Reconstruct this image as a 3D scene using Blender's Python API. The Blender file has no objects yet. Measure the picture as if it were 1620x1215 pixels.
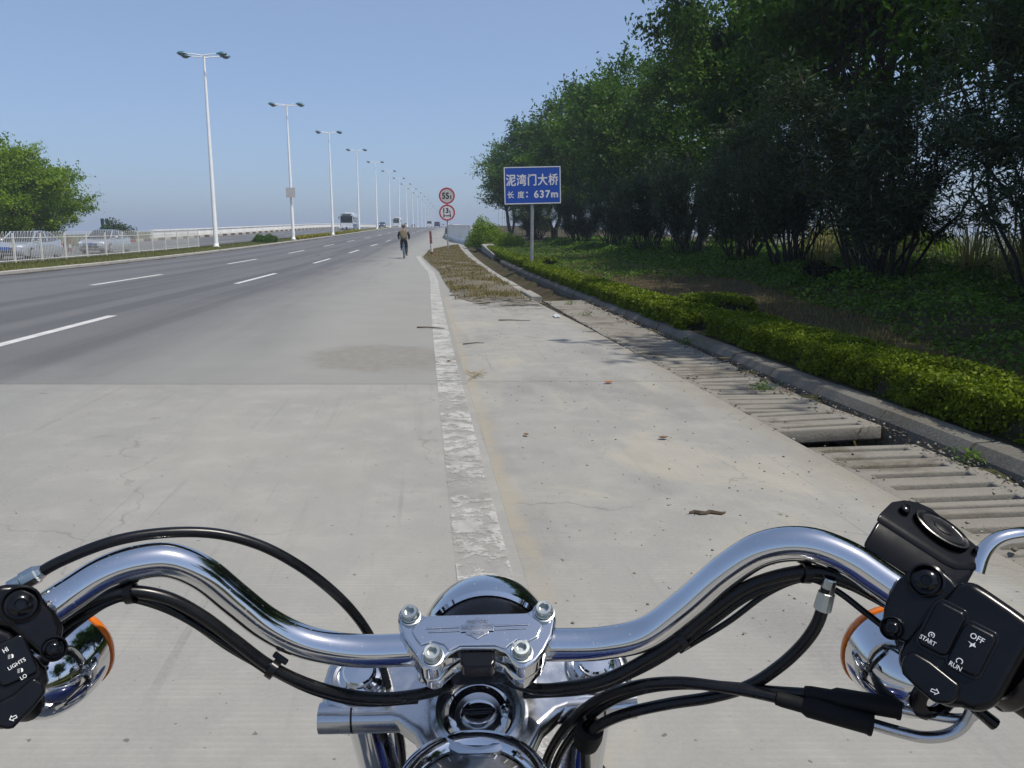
import bpy, bmesh, math, random
import numpy as np
from mathutils import Vector, Matrix, Euler

random.seed(7)
RNG = np.random.default_rng(11)
SC = bpy.context.scene
COL = SC.collection
R = math.radians

# ------------------------------------------------------------------ camera
CAM_H = 1.38
FOC = 1280.0                      # focal length in photo pixels (1620 wide)
PIT = math.atan(237 / 1280)
cam_d = bpy.data.cameras.new('camera'); cam = bpy.data.objects.new('camera', cam_d); COL.objects.link(cam)
cam.location = (0, 0, CAM_H); cam.rotation_euler = (math.pi / 2 - PIT, 0, 0)
cam_d.sensor_width = 36; cam_d.lens = 36 * FOC / 1620; cam_d.clip_start = 0.02; cam_d.clip_end = 20000
SC.camera = cam

# ------------------------------------------------------------------ sky, sun, exposure
SUN_EL, SUN_AZ = 62.0, 118.0       # azimuth clockwise from the view direction (+Y)
world = bpy.data.worlds.new('World'); SC.world = world; world.use_nodes = True
wn = world.node_tree
for n in list(wn.nodes): wn.nodes.remove(n)
sky = wn.nodes.new('ShaderNodeTexSky'); sky.sky_type = 'NISHITA'; sky.sun_disc = False
sky.sun_elevation = R(SUN_EL); sky.sun_rotation = R(SUN_AZ)
sky.air_density = 0.8; sky.dust_density = 1.7; sky.ozone_density = 5.5; sky.altitude = 0
bg = wn.nodes.new('ShaderNodeBackground'); bg.inputs['Strength'].default_value = 0.15
wo = wn.nodes.new('ShaderNodeOutputWorld')
veil = wn.nodes.new('ShaderNodeMix'); veil.data_type = 'RGBA'; veil.inputs[0].default_value = .45      # even pale haze veil over the whole sky
veil.inputs[7].default_value = (.300 / .15, .385 / .15, .545 / .15, 1)
wn.links.new(sky.outputs[0], veil.inputs[6]); wn.links.new(veil.outputs[2], bg.inputs[0]); wn.links.new(bg.outputs[0], wo.inputs[0])
sun_d = bpy.data.lights.new('sun', 'SUN'); sun_d.energy = 3.8; sun_d.angle = R(0.6); sun_d.color = (1, 0.94, 0.84)
sun = bpy.data.objects.new('sun', sun_d); COL.objects.link(sun)
sd = Vector((math.sin(R(SUN_AZ)) * math.cos(R(SUN_EL)), math.cos(R(SUN_AZ)) * math.cos(R(SUN_EL)), math.sin(R(SUN_EL))))
sun.rotation_euler = sd.to_track_quat('Z', 'Y').to_euler(); sun.location = sd * 60
SC.view_settings.view_transform = 'Standard'; SC.view_settings.look = 'None'
SC.view_settings.exposure = 0.15; SC.view_settings.gamma = 1.0

# ------------------------------------------------------------------ the road's course
def edge_x(y):                    # x of the right edge line
    y = np.asarray(y, dtype=float)
    yc = np.clip(y, None, 90)
    return .25 - .112 * yc + np.where(yc > 0, .0505 * yc * yc / 180, 0) - .0615 * np.clip(y - 90, 0, None)
_py = np.array([-400, 30, 44, 59, 74, 89, 111, 143, 179, 211, 247, 300, 350, 400, 500, 700, 1200], float)
_pz = np.array([0, 0, .07, .25, .5, .75, 1.15, 1.8, 2.5, 3.0, 3.45, 3.9, 4.15, 4.2, 3.6, 1.0, -3], float)
_gy = np.arange(-300, 1100, 1.0); _gz = np.interp(_gy, _py, _pz)
_k = np.exp(-0.5 * (np.arange(-24, 25) / 8.0) ** 2); _k /= _k.sum()
_gz = np.convolve(np.pad(_gz, 24, mode='edge'), _k, mode='valid')
def road_z(y): return np.interp(y, _gy, _gz)
def at(off, y, dz=0.0): return Vector((float(edge_x(y)) + off, y, float(road_z(y)) + dz))

# ------------------------------------------------------------------ mesh helpers
class MB:
    def __init__(s): s.v = []; s.f = []; s.uv = None
    def add(s, vs, fs):
        b = len(s.v); s.v += [tuple(v) for v in vs]; s.f += [tuple(i + b for i in f) for f in fs]; return s
    def box(s, c, size, rot=None, taper=1.0):
        hx, hy, hz = size[0] / 2, size[1] / 2, size[2] / 2
        vs = [Vector((sx * hx * (taper if sz > 0 else 1), sy * hy * (taper if sz > 0 else 1), sz * hz)) for sz in (-1, 1) for sy in (-1, 1) for sx in (-1, 1)]
        if rot is not None: vs = [rot @ v for v in vs]
        c = Vector(c)
        return s.add([v + c for v in vs], [(0, 2, 3, 1), (4, 5, 7, 6), (0, 1, 5, 4), (2, 6, 7, 3), (0, 4, 6, 2), (1, 3, 7, 5)])
    def tube(s, pts, rad, n=12, caps=True, flat=1.0):
        pts = [Vector(p) for p in pts]; m = len(pts)
        if not hasattr(rad, '__len__'): rad = [rad] * m
        t0 = (pts[1] - pts[0]).normalized()
        ref = Vector((0, 0, 1)) if abs(t0.z) < .9 else Vector((1, 0, 0))
        u = t0.cross(ref).normalized(); vs = []
        for i in range(m):
            t = (pts[min(i + 1, m - 1)] - pts[max(i - 1, 0)])
            t = t.normalized() if t.length > 1e-9 else t0
            u = (u - t * u.dot(t)).normalized(); w = t.cross(u)
            for k in range(n):
                a = 2 * math.pi * k / n
                vs.append(pts[i] + (u * math.cos(a) + w * math.sin(a) * flat) * rad[i])
        fs = [(i * n + k, i * n + (k + 1) % n, (i + 1) * n + (k + 1) % n, (i + 1) * n + k) for i in range(m - 1) for k in range(n)]
        if caps: fs += [tuple(range(n))[::-1], tuple((m - 1) * n + k for k in range(n))]
        return s.add(vs, fs)
    def lathe(s, o, axis, prof, n=32, closed=False):    # prof: (radius, height along axis)
        axis = Vector(axis).normalized(); o = Vector(o)
        ref = Vector((0, 0, 1)) if abs(axis.z) < .9 else Vector((1, 0, 0))
        u = axis.cross(ref).normalized(); w = axis.cross(u); m = len(prof); vs = []
        for r, h in prof:
            for k in range(n):
                a = 2 * math.pi * k / n
                vs.append(o + axis * h + (u * math.cos(a) + w * math.sin(a)) * max(r, 1e-5))
        rng = range(m) if closed else range(m - 1)
        fs = [(i * n + k, i * n + (k + 1) % n, ((i + 1) % m) * n + (k + 1) % n, ((i + 1) % m) * n + k) for i in rng for k in range(n)]
        return s.add(vs, fs)
    def prism(s, poly, vec):           # poly: 3-D points in a plane, extruded by vec
        n = len(poly); vec = Vector(vec); poly = [Vector(p) for p in poly]
        vs = poly + [p + vec for p in poly]
        return s.add(vs, [tuple(range(n))[::-1], tuple(range(n, 2 * n))] + [(k, (k + 1) % n, n + (k + 1) % n, n + k) for k in range(n)])
    def sphere(s, c, r, n=16, m=10, axes=None):
        c = Vector(c); r = r if hasattr(r, '__len__') else (r, r, r)
        ax = axes or (Vector((1, 0, 0)), Vector((0, 1, 0)), Vector((0, 0, 1))); vs = []
        for i in range(m + 1):
            th = math.pi * i / m; ss, cc = max(math.sin(th), 1e-4), math.cos(th)
            for k in range(n):
                a = 2 * math.pi * k / n
                vs.append(c + ax[0] * (r[0] * ss * math.cos(a)) + ax[1] * (r[1] * ss * math.sin(a)) + ax[2] * (r[2] * cc))
        return s.add(vs, [(i * n + k, (i + 1) * n + k, (i + 1) * n + (k + 1) % n, i * n + (k + 1) % n) for i in range(m) for k in range(n)])
    def loft(s, rings, caps=True):
        n = len(rings[0]); m = len(rings); vs = [p for r in rings for p in r]
        fs = [(i * n + k, i * n + (k + 1) % n, (i + 1) * n + (k + 1) % n, (i + 1) * n + k) for i in range(m - 1) for k in range(n)]
        if caps: fs += [tuple(range(n))[::-1], tuple((m - 1) * n + k for k in range(n))]
        return s.add(vs, fs)
    def mesh(s, name, shift=None):
        me = bpy.data.meshes.new(name)
        vs = s.v if shift is None else [(v[0] - shift[0], v[1] - shift[1], v[2] - shift[2]) for v in s.v]
        me.from_pydata(vs, [], s.f); me.update(); return me

def recalc(me):
    bm = bmesh.new(); bm.from_mesh(me); bmesh.ops.recalc_face_normals(bm, faces=bm.faces); bm.to_mesh(me); bm.free()

def world_loc(o):
    v = Vector((0, 0, 0))
    while o is not None: v += o.location; o = o.parent
    return v

def put(name, mb, m, parent=None, smooth=False, bevel=0, seg=2, local=False, subsurf=0, angle=40):
    """links a mesh builder as ONE object; vertex coordinates are world coordinates unless local"""
    me = mb.mesh(name, None if (local or parent is None) else world_loc(parent)) if isinstance(mb, MB) else mb
    if isinstance(mb, MB): recalc(me)
    if m is not None and not me.materials: me.materials.append(m)
    o = bpy.data.objects.new(name, me); COL.objects.link(o); o.parent = parent
    if smooth:
        me.polygons.foreach_set('use_smooth', [True] * len(me.polygons))
        bm = bmesh.new(); bm.from_mesh(me); ca = R(angle)
        for e in bm.edges:
            if len(e.link_faces) == 2 and e.calc_face_angle(0) > ca: e.smooth = False
        bm.to_mesh(me); bm.free()
    if bevel:
        b = o.modifiers.new('bevel', 'BEVEL'); b.width = bevel; b.segments = seg; b.limit_method = 'ANGLE'; b.angle_limit = R(35)
        me.polygons.foreach_set('use_smooth', [True] * len(me.polygons))
        w = o.modifiers.new('wn', 'WEIGHTED_NORMAL'); w.keep_sharp = True
    if subsurf:
        b = o.modifiers.new('sub', 'SUBSURF'); b.levels = subsurf; b.render_levels = subsurf
        me.polygons.foreach_set('use_smooth', [True] * len(me.polygons))
    return o

def empty(name, loc, label, cat, group=None, rz=0):
    o = bpy.data.objects.new(name, None); COL.objects.link(o); o.location = loc; o.rotation_euler = (0, 0, rz)
    o.empty_display_size = .2
    return tag(o, label, cat, group)
def tag(o, label=None, cat=None, group=None, kind=None):
    if label: o['label'] = label
    if cat: o['category'] = cat
    if group: o['group'] = group
    if kind: o['kind'] = kind
    return o
def struct(o): o['kind'] = 'structure'; return o
def copy_tree(o, parent=None):
    c = o.copy(); COL.objects.link(c); c.parent = parent
    for ch in list(o.children): copy_tree(ch, c)
    return c

def grid(us, ys, fx, uvf=None, name='g'):
    """sheet on offsets us x distances ys, with a UV map in metres (offset, distance)"""
    us = np.asarray(us, float); ys = np.asarray(ys, float)
    U, Y = np.meshgrid(us, ys); P = fx(U, Y).reshape(-1, 3); nu, ny = len(us), len(ys)
    idx = np.arange(nu * ny).reshape(ny, nu)
    f = np.stack([idx[:-1, :-1], idx[:-1, 1:], idx[1:, 1:], idx[1:, :-1]], -1).reshape(-1, 4)
    return P, f, np.stack([U.ravel(), Y.ravel()], -1)
def sheet(name, grids, m, parent=None):
    vs, fs, uvs = [], [], []; b = 0
    for P, f, uv in grids: vs.append(P); fs.append(f + b); uvs.append(uv); b += len(P)
    vs = np.concatenate(vs); fs = np.concatenate(fs); uvs = np.concatenate(uvs)
    me = np_mesh(name, vs, fs, uvs); me.materials.append(m)
    o = bpy.data.objects.new(name, me); COL.objects.link(o); o.parent = parent
    me.polygons.foreach_set('use_smooth', np.ones(len(fs), bool))
    return o
def np_mesh(name, vs, fs, uvs=None, rnd=None):
    me = bpy.data.meshes.new(name); k = fs.shape[1]
    me.vertices.add(len(vs)); me.vertices.foreach_set('co', np.ascontiguousarray(vs, np.float32).ravel())
    me.loops.add(fs.size); me.loops.foreach_set('vertex_index', np.ascontiguousarray(fs, np.int32).ravel())
    me.polygons.add(len(fs)); me.polygons.foreach_set('loop_start', np.arange(0, fs.size, k, dtype=np.int32))
    if uvs is not None:
        l = me.uv_layers.new(name='UVMap'); l.data.foreach_set('uv', np.ascontiguousarray(uvs[fs.ravel()], np.float32).ravel())
    if rnd is not None:
        a = me.attributes.new('rnd', 'FLOAT', 'FACE'); a.data.foreach_set('value', np.ascontiguousarray(rnd, np.float32))
    me.update(calc_edges=True); return me
def ribbon(off0, off1, y0, y1, nu=2, step=1.0, dz=0.0, zfun=None):
    n = max(2, int((y1 - y0) / step) + 1); ys = np.linspace(y0, y1, n)
    def fx(U, Y):
        t = (U - 0.0)
        o0 = np.asarray(off0(Y) if callable(off0) else off0, float); o1 = np.asarray(off1(Y) if callable(off1) else off1, float)
        O = o0 + (o1 - o0) * U
        Z = road_z(Y) + dz + (zfun(O, Y) if zfun else 0)
        return np.stack([edge_x(Y) + O, Y, Z], -1), O
    us = np.linspace(0, 1, nu); U, Y = np.meshgrid(us, ys); P, O = fx(U, Y)
    idx = np.arange(nu * n).reshape(n, nu)
    f = np.stack([idx[:-1, :-1], idx[:-1, 1:], idx[1:, 1:], idx[1:, :-1]], -1).reshape(-1, 4)
    return P.reshape(-1, 3), f, np.stack([O.ravel(), Y.ravel()], -1)

# ------------------------------------------------------------------ materials
class NT:
    def __init__(s, name):
        s.m = bpy.data.materials.new(name); s.m.use_nodes = True; s.t = s.m.node_tree; s.n = s.t.nodes
        s.b = s.n['Principled BSDF']; s.out = s.n['Material Output']
    def node(s, typ, **kw):
        x = s.n.new(typ)
        for k, v in kw.items():
            if k in x.inputs: s.set(x.inputs[k], v)
            else: setattr(x, k, v)
        return x
    def set(s, inp, v):
        if hasattr(v, 'is_output') or isinstance(v, bpy.types.NodeSocket): s.t.links.new(v, inp)
        else: inp.default_value = v
    def p(s, **kw):
        for k, v in kw.items(): s.set(s.b.inputs[k.replace('_', ' ')], v)
        return s
    def uv(s): return s.node('ShaderNodeTexCoord').outputs['UV']
    def obj(s): return s.node('ShaderNodeTexCoord').outputs['Object']
    def mapping(s, v, scale=(1, 1, 1), loc=(0, 0, 0), rot=(0, 0, 0)):
        x = s.node('ShaderNodeMapping'); s.set(x.inputs['Vector'], v); x.inputs['Scale'].default_value = scale
        x.inputs['Location'].default_value = loc; x.inputs['Rotation'].default_value = rot; return x.outputs[0]
    def noise(s, v, scale, detail=4, rough=.55, dist=0):
        x = s.node('ShaderNodeTexNoise'); s.set(x.inputs['Vector'], v); x.inputs['Scale'].default_value = scale
        x.inputs['Detail'].default_value = detail; x.inputs['Roughness'].default_value = rough; x.inputs['Distortion'].default_value = dist
        return x.outputs['Fac']
    def ramp(s, f, *stops):
        x = s.node('ShaderNodeValToRGB'); s.set(x.inputs[0], f); e = x.color_ramp.elements
        while len(e) > 1: e.remove(e[-1])
        e[0].position = stops[0][0]; c = stops[0][1]; e[0].color = c if hasattr(c, '__len__') else (c, c, c, 1)
        for p, c in stops[1:]:
            q = e.new(p); q.color = c if hasattr(c, '__len__') else (c, c, c, 1)
        return x.outputs[0]
    def mix(s, f, a, b, mode='MIX'):
        x = s.node('ShaderNodeMix'); x.data_type = 'RGBA'; x.blend_type = mode
        s.set(x.inputs[0], f); s.set(x.inputs[6], a); s.set(x.inputs[7], b); return x.outputs[2]
    def math(s, op, a, b=0.0, c=None, clamp=False):
        x = s.node('ShaderNodeMath'); x.operation = op; x.use_clamp = clamp; s.set(x.inputs[0], a); s.set(x.inputs[1], b)
        if c is not None: s.set(x.inputs[2], c)
        return x.outputs[0]
    def sep(s, v):
        x = s.node('ShaderNodeSeparateXYZ'); s.set(x.inputs[0], v); return x.outputs
    def rng(s, f, a, b, c=0.0, d=1.0):
        x = s.node('ShaderNodeMapRange'); x.interpolation_type = 'SMOOTHSTEP'
        s.set(x.inputs[0], f); x.inputs[1].default_value = a; x.inputs[2].default_value = b; x.inputs[3].default_value = c; x.inputs[4].default_value = d
        return x.outputs[0]
    def bump(s, h, strength=.3, dist=.01):
        x = s.node('ShaderNodeBump'); s.set(x.inputs['Height'], h); x.inputs['Strength'].default_value = strength; x.inputs['Distance'].default_value = dist
        s.t.links.new(x.outputs[0], s.b.inputs['Normal']); return x
def c4(r, g, b): return (r, g, b, 1)

def simple(name, col, rough=.5, metal=0.0, var=.12, scale=6.0, coat=0.0, bump=0.0, spec=None):
    t = NT(name); f = t.noise(t.obj(), scale, 5, .6)
    dark = tuple(c * (1 - var) for c in col) + (1,); light = tuple(min(1, c * (1 + var)) for c in col) + (1,)
    t.p(Base_Color=t.ramp(f, (.3, dark), (.7, light)), Roughness=t.rng(f, .2, .8, max(.02, rough * .8), min(1, rough * 1.2)), Metallic=metal)
    if coat: t.p(Coat_Weight=coat, Coat_Roughness=.05)
    if spec is not None: t.p(Specular_IOR_Level=spec)
    if bump: t.bump(t.noise(t.obj(), scale * 8, 4), bump, .01)
    return t.m

def chrome(name, col=(.66, .665, .68), rough=.045):
    t = NT(name); v = t.obj(); f = t.noise(v, 38, 4, .6)
    sm = t.noise(v, 11, 5, .65, .4); dst = t.rng(t.noise(v, 420, 2, .6), .66, .74)       # smudges and settled dust
    t.p(Base_Color=t.mix(t.math('MULTIPLY', dst, .35), col + (1,), c4(.42, .40, .36)), Metallic=t.math('SUBTRACT', 1.0, t.math('MULTIPLY', dst, .35)), Roughness=t.math('ADD', t.rng(f, .35, .75, rough, rough * 2.0), t.rng(sm, .52, .72, 0, .07)))
    t.bump(t.noise(v, 9, 2), .015, .01)
    return t.m
M_CHROME = chrome('chrome'); M_ALU = chrome('polished_aluminium', (.50, .51, .53), .17)
M_ZINC = chrome('zinc', (.50, .53, .51), .26); M_STEEL = simple('galvanised_steel', (.36, .37, .37), .5, .6, .15, 5)
M_BLACK = simple('black_enamel', (.004, .004, .005), .17, 0, .2, 30, spec=.35)
M_SATIN = simple('satin_black', (.0045, .0045, .0055), .24, 0, .25, 60, bump=.015, spec=.28)
M_RUBBER = simple('black_rubber', (.006, .006, .006), .6, 0, .3, 40, bump=.05, spec=.2)
M_CABLE = simple('cable_sheath', (.005, .005, .006), .28, 0, .3, 60, spec=.35)
M_BLUE = simple('tank_blue', (.003, .009, .075), .12, .3, .1, 3, coat=1.0)
M_AMBER = NT('amber_lens').p(Base_Color=c4(.85, .20, .012), Roughness=.12, Transmission_Weight=.25, IOR=1.45).m
M_GREY_DIAL = simple('dial_face', (.16, .165, .17), .3, .3, .1, 20)
M_WHITE_PRINT = simple('white_print', (.72, .72, .72), .6)
M_GLASS_CLEAR = NT('clear_glass').p(Base_Color=c4(1, 1, 1), Roughness=.02, Transmission_Weight=1, IOR=1.45).m

def mat_concrete(name, side):
    t = NT(name); uv = t.uv(); sx = t.sep(uv); u, v = sx[0], sx[1]
    big = t.noise(uv, .55, 5, .6, .6); mid = t.noise(uv, 3.2, 6, .65); fine = t.noise(uv, 60, 4, .7); grit = t.noise(uv, 230, 2, .7)
    base = t.mix(big, c4(.212, .209, .194), c4(.300, .295, .272))
    base = t.mix(t.math('MULTIPLY', t.rng(mid, .45, .75), .55), base, c4(.335, .326, .294))
    # sandy dust gathered in drifts
    dn = t.noise(t.mapping(uv, (.8, .5, 1)), 1.3, 6, .68, .8)
    dust = t.rng(dn, .47, .68)
    if side == 'shoulder': dust = t.math('MULTIPLY', dust, .80)
    else: dust = t.math('MULTIPLY', dust, .35)
    base = t.mix(dust, base, c4(.355, .325, .262))
    # dark rubber streaks along the road
    st = t.noise(t.mapping(uv, (7, .32, 1), rot=(0, 0, .10)), 1.0, 5, .6)
    base = t.mix(t.math('MULTIPLY', t.rng(st, .55, .78), .35 if side == 'apron' else .22), base, c4(.14, .14, .14))
    if side == 'apron':
        # blotchy darker area towards the lanes
        base = t.mix(t.math('MULTIPLY', t.rng(t.math('ADD', u, t.math('MULTIPLY', big, 1.5)), -.5, -4.0), .55), base, c4(.165, .165, .165))
    else:
        d2 = t.rng(t.noise(t.mapping(uv, (1.2, .55, 1), loc=(3, 1, 0)), 1.1, 4, .55), .52, .66)
        base = t.mix(t.math('MULTIPLY', d2, .50), base, c4(.165, .163, .155))
        g = t.math('ADD', u, t.math('MULTIPLY', t.noise(uv, 2.2, 6, .65), .5))     # grit gathers in the gutter by the drain
        base = t.mix(t.math('MULTIPLY', t.rng(g, 2.15, 2.55), .6), base, c4(.20, .17, .12))
        s = t.math('ADD', u, t.math('MULTIPLY', t.noise(uv, 3.0, 8, .72, .5), .28))  # sand drift beside the painted line
        near = t.math('MULTIPLY', t.rng(s, .17, .25), t.rng(s, .42, .33))
        base = t.mix(t.math('MULTIPLY', near, t.rng(t.noise(uv, 1.7, 5, .65), .35, .62, .15, .95)), base, c4(.29, .255, .19))
    # hairline cracks
    vo = t.node('ShaderNodeTexVoronoi', feature='DISTANCE_TO_EDGE'); vv = t.node('ShaderNodeVectorMath', operation='ADD')
    nz = t.node('ShaderNodeTexNoise'); t.set(nz.inputs['Vector'], uv); nz.inputs['Scale'].default_value = 2.5; nz.inputs['Detail'].default_value = 6
    sc2 = t.node('ShaderNodeVectorMath', operation='SCALE'); t.t.links.new(nz.outputs['Color'], sc2.inputs[0]); sc2.inputs['Scale'].default_value = .55
    t.t.links.new(uv, vv.inputs[0]); t.t.links.new(sc2.outputs[0], vv.inputs[1]); t.t.links.new(vv.outputs[0], vo.inputs['Vector']); vo.inputs['Scale'].default_value = .42
    ck = t.math('MULTIPLY', t.rng(vo.outputs['Distance'], .0045, .0015), t.rng(t.noise(uv, .7, 3, .5), .50, .58))
    base = t.mix(t.math('MULTIPLY', ck, .32), base, c4(.07, .065, .055))
    # faint tyre tracks and drips
    tk = t.noise(t.mapping(uv, (16, .22, 1), rot=(0, 0, .06)), 1.0, 3, .5)
    base = t.mix(t.math('MULTIPLY', t.math('MULTIPLY', t.rng(tk, .60, .70), t.rng(t.noise(uv, .9, 3, .5), .45, .6)), .38), base, c4(.12, .12, .12))
    base = t.mix(t.math('MULTIPLY', t.rng(t.noise(uv, 2.9, 2, .4), .735, .76), .45), base, c4(.08, .075, .065))
    # tined grooves across the slab
    wv = t.node('ShaderNodeTexWave', wave_type='BANDS', bands_direction='Y'); t.set(wv.inputs['Vector'], t.mapping(uv, (.05, 1, 1)))
    wv.inputs['Scale'].default_value = 11; wv.inputs['Distortion'].default_value = 2.2; wv.inputs['Detail'].default_value = 3; wv.inputs['Detail Scale'].default_value = 3
    base = t.mix(t.math('MULTIPLY', t.rng(wv.outputs['Fac'], .55, .95), t.rng(mid, .40, .65, .0, .15)), base, c4(.43, .42, .385))
    base = t.mix(t.rng(fine, .3, .75, 0, .42), base, t.mix(grit, c4(.12, .118, .11), c4(.52, .50, .46)))
    base = t.mix(t.math('MULTIPLY', t.rng(t.noise(uv, 26, 2, .5), .71, .74), .75), base, c4(.09, .085, .075))
    t.p(Base_Color=base, Roughness=.86, Specular_IOR_Level=.25)
    t.bump(t.math('ADD', t.math('MULTIPLY', wv.outputs['Fac'], .5), t.math('ADD', t.math('MULTIPLY', fine, .6), grit)), .22, .004)
    return t.m
M_APRON = mat_concrete('concrete_apron', 'apron'); M_SHOULDER = mat_concrete('concrete_shoulder', 'shoulder')

def mat_asphalt():
    t = NT('asphalt'); uv = t.uv(); sx = t.sep(uv); u, v = sx[0], sx[1]
    mid = t.noise(uv, 1.0, 5, .6); fine = t.noise(uv, 45, 3, .75); grit = t.noise(uv, 160, 2, .8)
    base = t.mix(mid, c4(.095, .097, .101), c4(.135, .135, .137))
    # polished wheel tracks run along the lanes
    wt = t.noise(t.mapping(uv, (.62, .012, 1)), 1.7, 4, .55)
    base = t.mix(t.math('MULTIPLY', t.rng(wt, .45, .60), .75), base, c4(.066, .068, .073))
    # dust blown over the outer strip
    wob = t.math('ADD', u, t.math('MULTIPLY', t.noise(t.mapping(uv, (1, .25, 1)), .8, 5, .6), 2.4))
    du = t.math('MULTIPLY', t.rng(wob, -4.0, .1), .94)
    base = t.mix(du, base, t.mix(mid, c4(.240, .236, .218), c4(.305, .299, .272)))
    du2 = t.math('MULTIPLY', t.rng(t.math('ADD', v, t.math('MULTIPLY', t.noise(uv, 1.6, 6, .7), 2.2)), 10.2, 8.2), .34)
    base = t.mix(du2, base, c4(.225, .221, .205))
    # damp brownish patch in the outer strip
    pu = t.math('MULTIPLY', t.math('ADD', u, .72), 1.0); pv = t.math('MULTIPLY', t.math('SUBTRACT', v, 9.15), .88)
    rr = t.math('ADD', t.math('POWER', t.math('ABSOLUTE', pu), 2.0), t.math('POWER', t.math('ABSOLUTE', pv), 2.0))
    rr = t.math('ADD', rr, t.math('MULTIPLY', t.math('SUBTRACT', t.noise(uv, 2.2, 6, .6), .5), 1.6))
    base = t.mix(t.math('MULTIPLY', t.rng(rr, 1.05, .45), t.rng(t.noise(uv, 9, 5, .7), .30, .62, .20, .62)), base, c4(.165, .152, .118))
    # tar-sealed scars further out in the lanes
    sc_ = t.noise(t.mapping(uv, (.30, .06, 1), loc=(4, 2, 0)), 2.2, 5, .65, 1.5)
    base = t.mix(t.math('MULTIPLY', t.math('MULTIPLY', t.rng(sc_, .60, .66), t.rng(v, 20, 26)), .5), base, c4(.05, .05, .052))
    base = t.mix(t.rng(fine, .35, .75, 0, .42), base, t.mix(grit, c4(.05, .05, .052), c4(.36, .355, .34)))
    t.p(Base_Color=base, Roughness=.82, Specular_IOR_Level=.3)
    t.bump(t.math('ADD', fine, grit), .35, .006); return t.m
M_ASPHALT = mat_asphalt()

def mat_paint(worn):
    t = NT('road_paint_worn' if worn else 'road_paint'); uv = t.uv(); sx = t.sep(uv); v = sx[1]
    a = t.noise(uv, 8.5, 9, .70, .25); b = t.noise(uv, 70, 4, .7); l = t.noise(uv, 1.3, 3, .55)
    k = t.math('ADD', t.math('MULTIPLY', a, .8), t.math('MULTIPLY', b, .2))
    k = t.math('ADD', k, t.math('MULTIPLY', t.math('SUBTRACT', l, .5), .42))
    thr = t.rng(v, 4.5, 13.0, .512, .385) if worn else .33
    keep = t.math('MULTIPLY', t.rng(t.math('SUBTRACT', k, thr), -.045, .03), .62, None)
    keep = t.math('ADD', keep, t.rng(t.noise(uv, 3.0, 6, .6), .30, .70, .12, .36))
    col = t.mix(t.noise(uv, 9, 5, .65), c4(.50, .49, .46), c4(.70, .70, .68)) if not worn else t.mix(t.rng(t.noise(uv, 4, 8, .75), .35, .65), c4(.30, .29, .26), c4(.50, .49, .46))
    t.p(Base_Color=col, Roughness=.7)
    tr = t.node('ShaderNodeBsdfTransparent'); mx = t.node('ShaderNodeMixShader')
    t.set(mx.inputs[0], keep); t.t.links.new(tr.outputs[0], mx.inputs[1]); t.t.links.new(t.b.outputs[0], mx.inputs[2]); t.t.links.new(mx.outputs[0], t.out.inputs[0])
    return t.m
M_PAINT = mat_paint(False); M_PAINT_WORN = mat_paint(True)

def mat_soil(name, a, b, c, scale=2.0):
    t = NT(name); v = t.uv() if False else t.node('ShaderNodeNewGeometry').outputs['Position']
    n1 = t.noise(v, scale, 6, .65); n2 = t.noise(v, scale * 14, 5, .7); n3 = t.noise(v, scale * .25, 3, .5)
    base = t.mix(t.rng(n1, .35, .65), a + (1,), b + (1,)); base = t.mix(t.math('MULTIPLY', t.rng(n3, .45, .62), .7), base, c + (1,))
    base = t.mix(t.rng(n2, .4, .75, 0, .5), base, t.mix(n2, a + (1,), tuple(x * 1.5 for x in b) + (1,)))
    t.p(Base_Color=base, Roughness=.95, Specular_IOR_Level=.1); t.bump(t.math('ADD', n1, n2), .6, .03); return t.m
M_SOIL = mat_soil('verge_soil', (.040, .032, .020), (.075, .058, .036), (.045, .055, .018))
M_DIRT = mat_soil('island_dirt', (.115, .102, .080), (.19, .172, .138), (.13, .115, .080), 1.3)
def _fade(m):                                     # thin scattered dirt at the near end of the island
    t = NT.__new__(NT); t.m = m; t.t = m.node_tree; t.n = t.t.nodes; t.b = t.n['Principled BSDF']; t.out = t.n['Material Output']
    uv = t.uv(); v = t.sep(uv)[1]; k = t.math('ADD', t.noise(uv, 2.6, 9, .75, .4), t.math('MULTIPLY', t.math('SUBTRACT', v, 17.0), .055))
    mx = t.node('ShaderNodeMixShader'); tr = t.node('ShaderNodeBsdfTransparent'); t.set(mx.inputs[0], t.rng(k, .40, .56))
    t.t.links.new(tr.outputs[0], mx.inputs[1]); t.t.links.new(t.b.outputs[0], mx.inputs[2]); t.t.links.new(mx.outputs[0], t.out.inputs[0])
_fade(M_DIRT)
M_FIELD = mat_soil('field', (.06, .075, .030), (.085, .095, .045), (.10, .095, .055), .15)
M_GRASSBED = mat_soil('median_soil', (.075, .082, .028), (.11, .105, .045), (.09, .10, .03), 1.2)
M_DRAINBED = mat_soil('drain_mud', (.018, .015, .011), (.04, .034, .024), (.03, .028, .018), 5)
M_DRAINBED_DRY = mat_soil('gutter_silt', (.050, .046, .038), (.085, .078, .065), (.06, .055, .045), 2)
def mat_oldconc(name, a, b, scale=3.0, stain=.5):
    t = NT(name); v = t.node('ShaderNodeNewGeometry').outputs['Position']
    n1 = t.noise(v, scale, 6, .65); n2 = t.noise(v, 40, 5, .7); n3 = t.noise(v, scale * .5, 5, .6, .6)
    base = t.mix(n1, a + (1,), b + (1,)); base = t.mix(t.math('MULTIPLY', t.rng(n3, .5, .66), stain), base, c4(.10, .085, .06))
    base = t.mix(t.rng(n2, .4, .75, 0, .35), base, t.mix(n2, c4(.06, .055, .05), c4(.4, .38, .34)))
    t.p(Base_Color=base, Roughness=.92, Specular_IOR_Level=.15); t.bump(t.math('ADD', n1, n2), .5, .012); return t.m
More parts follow.
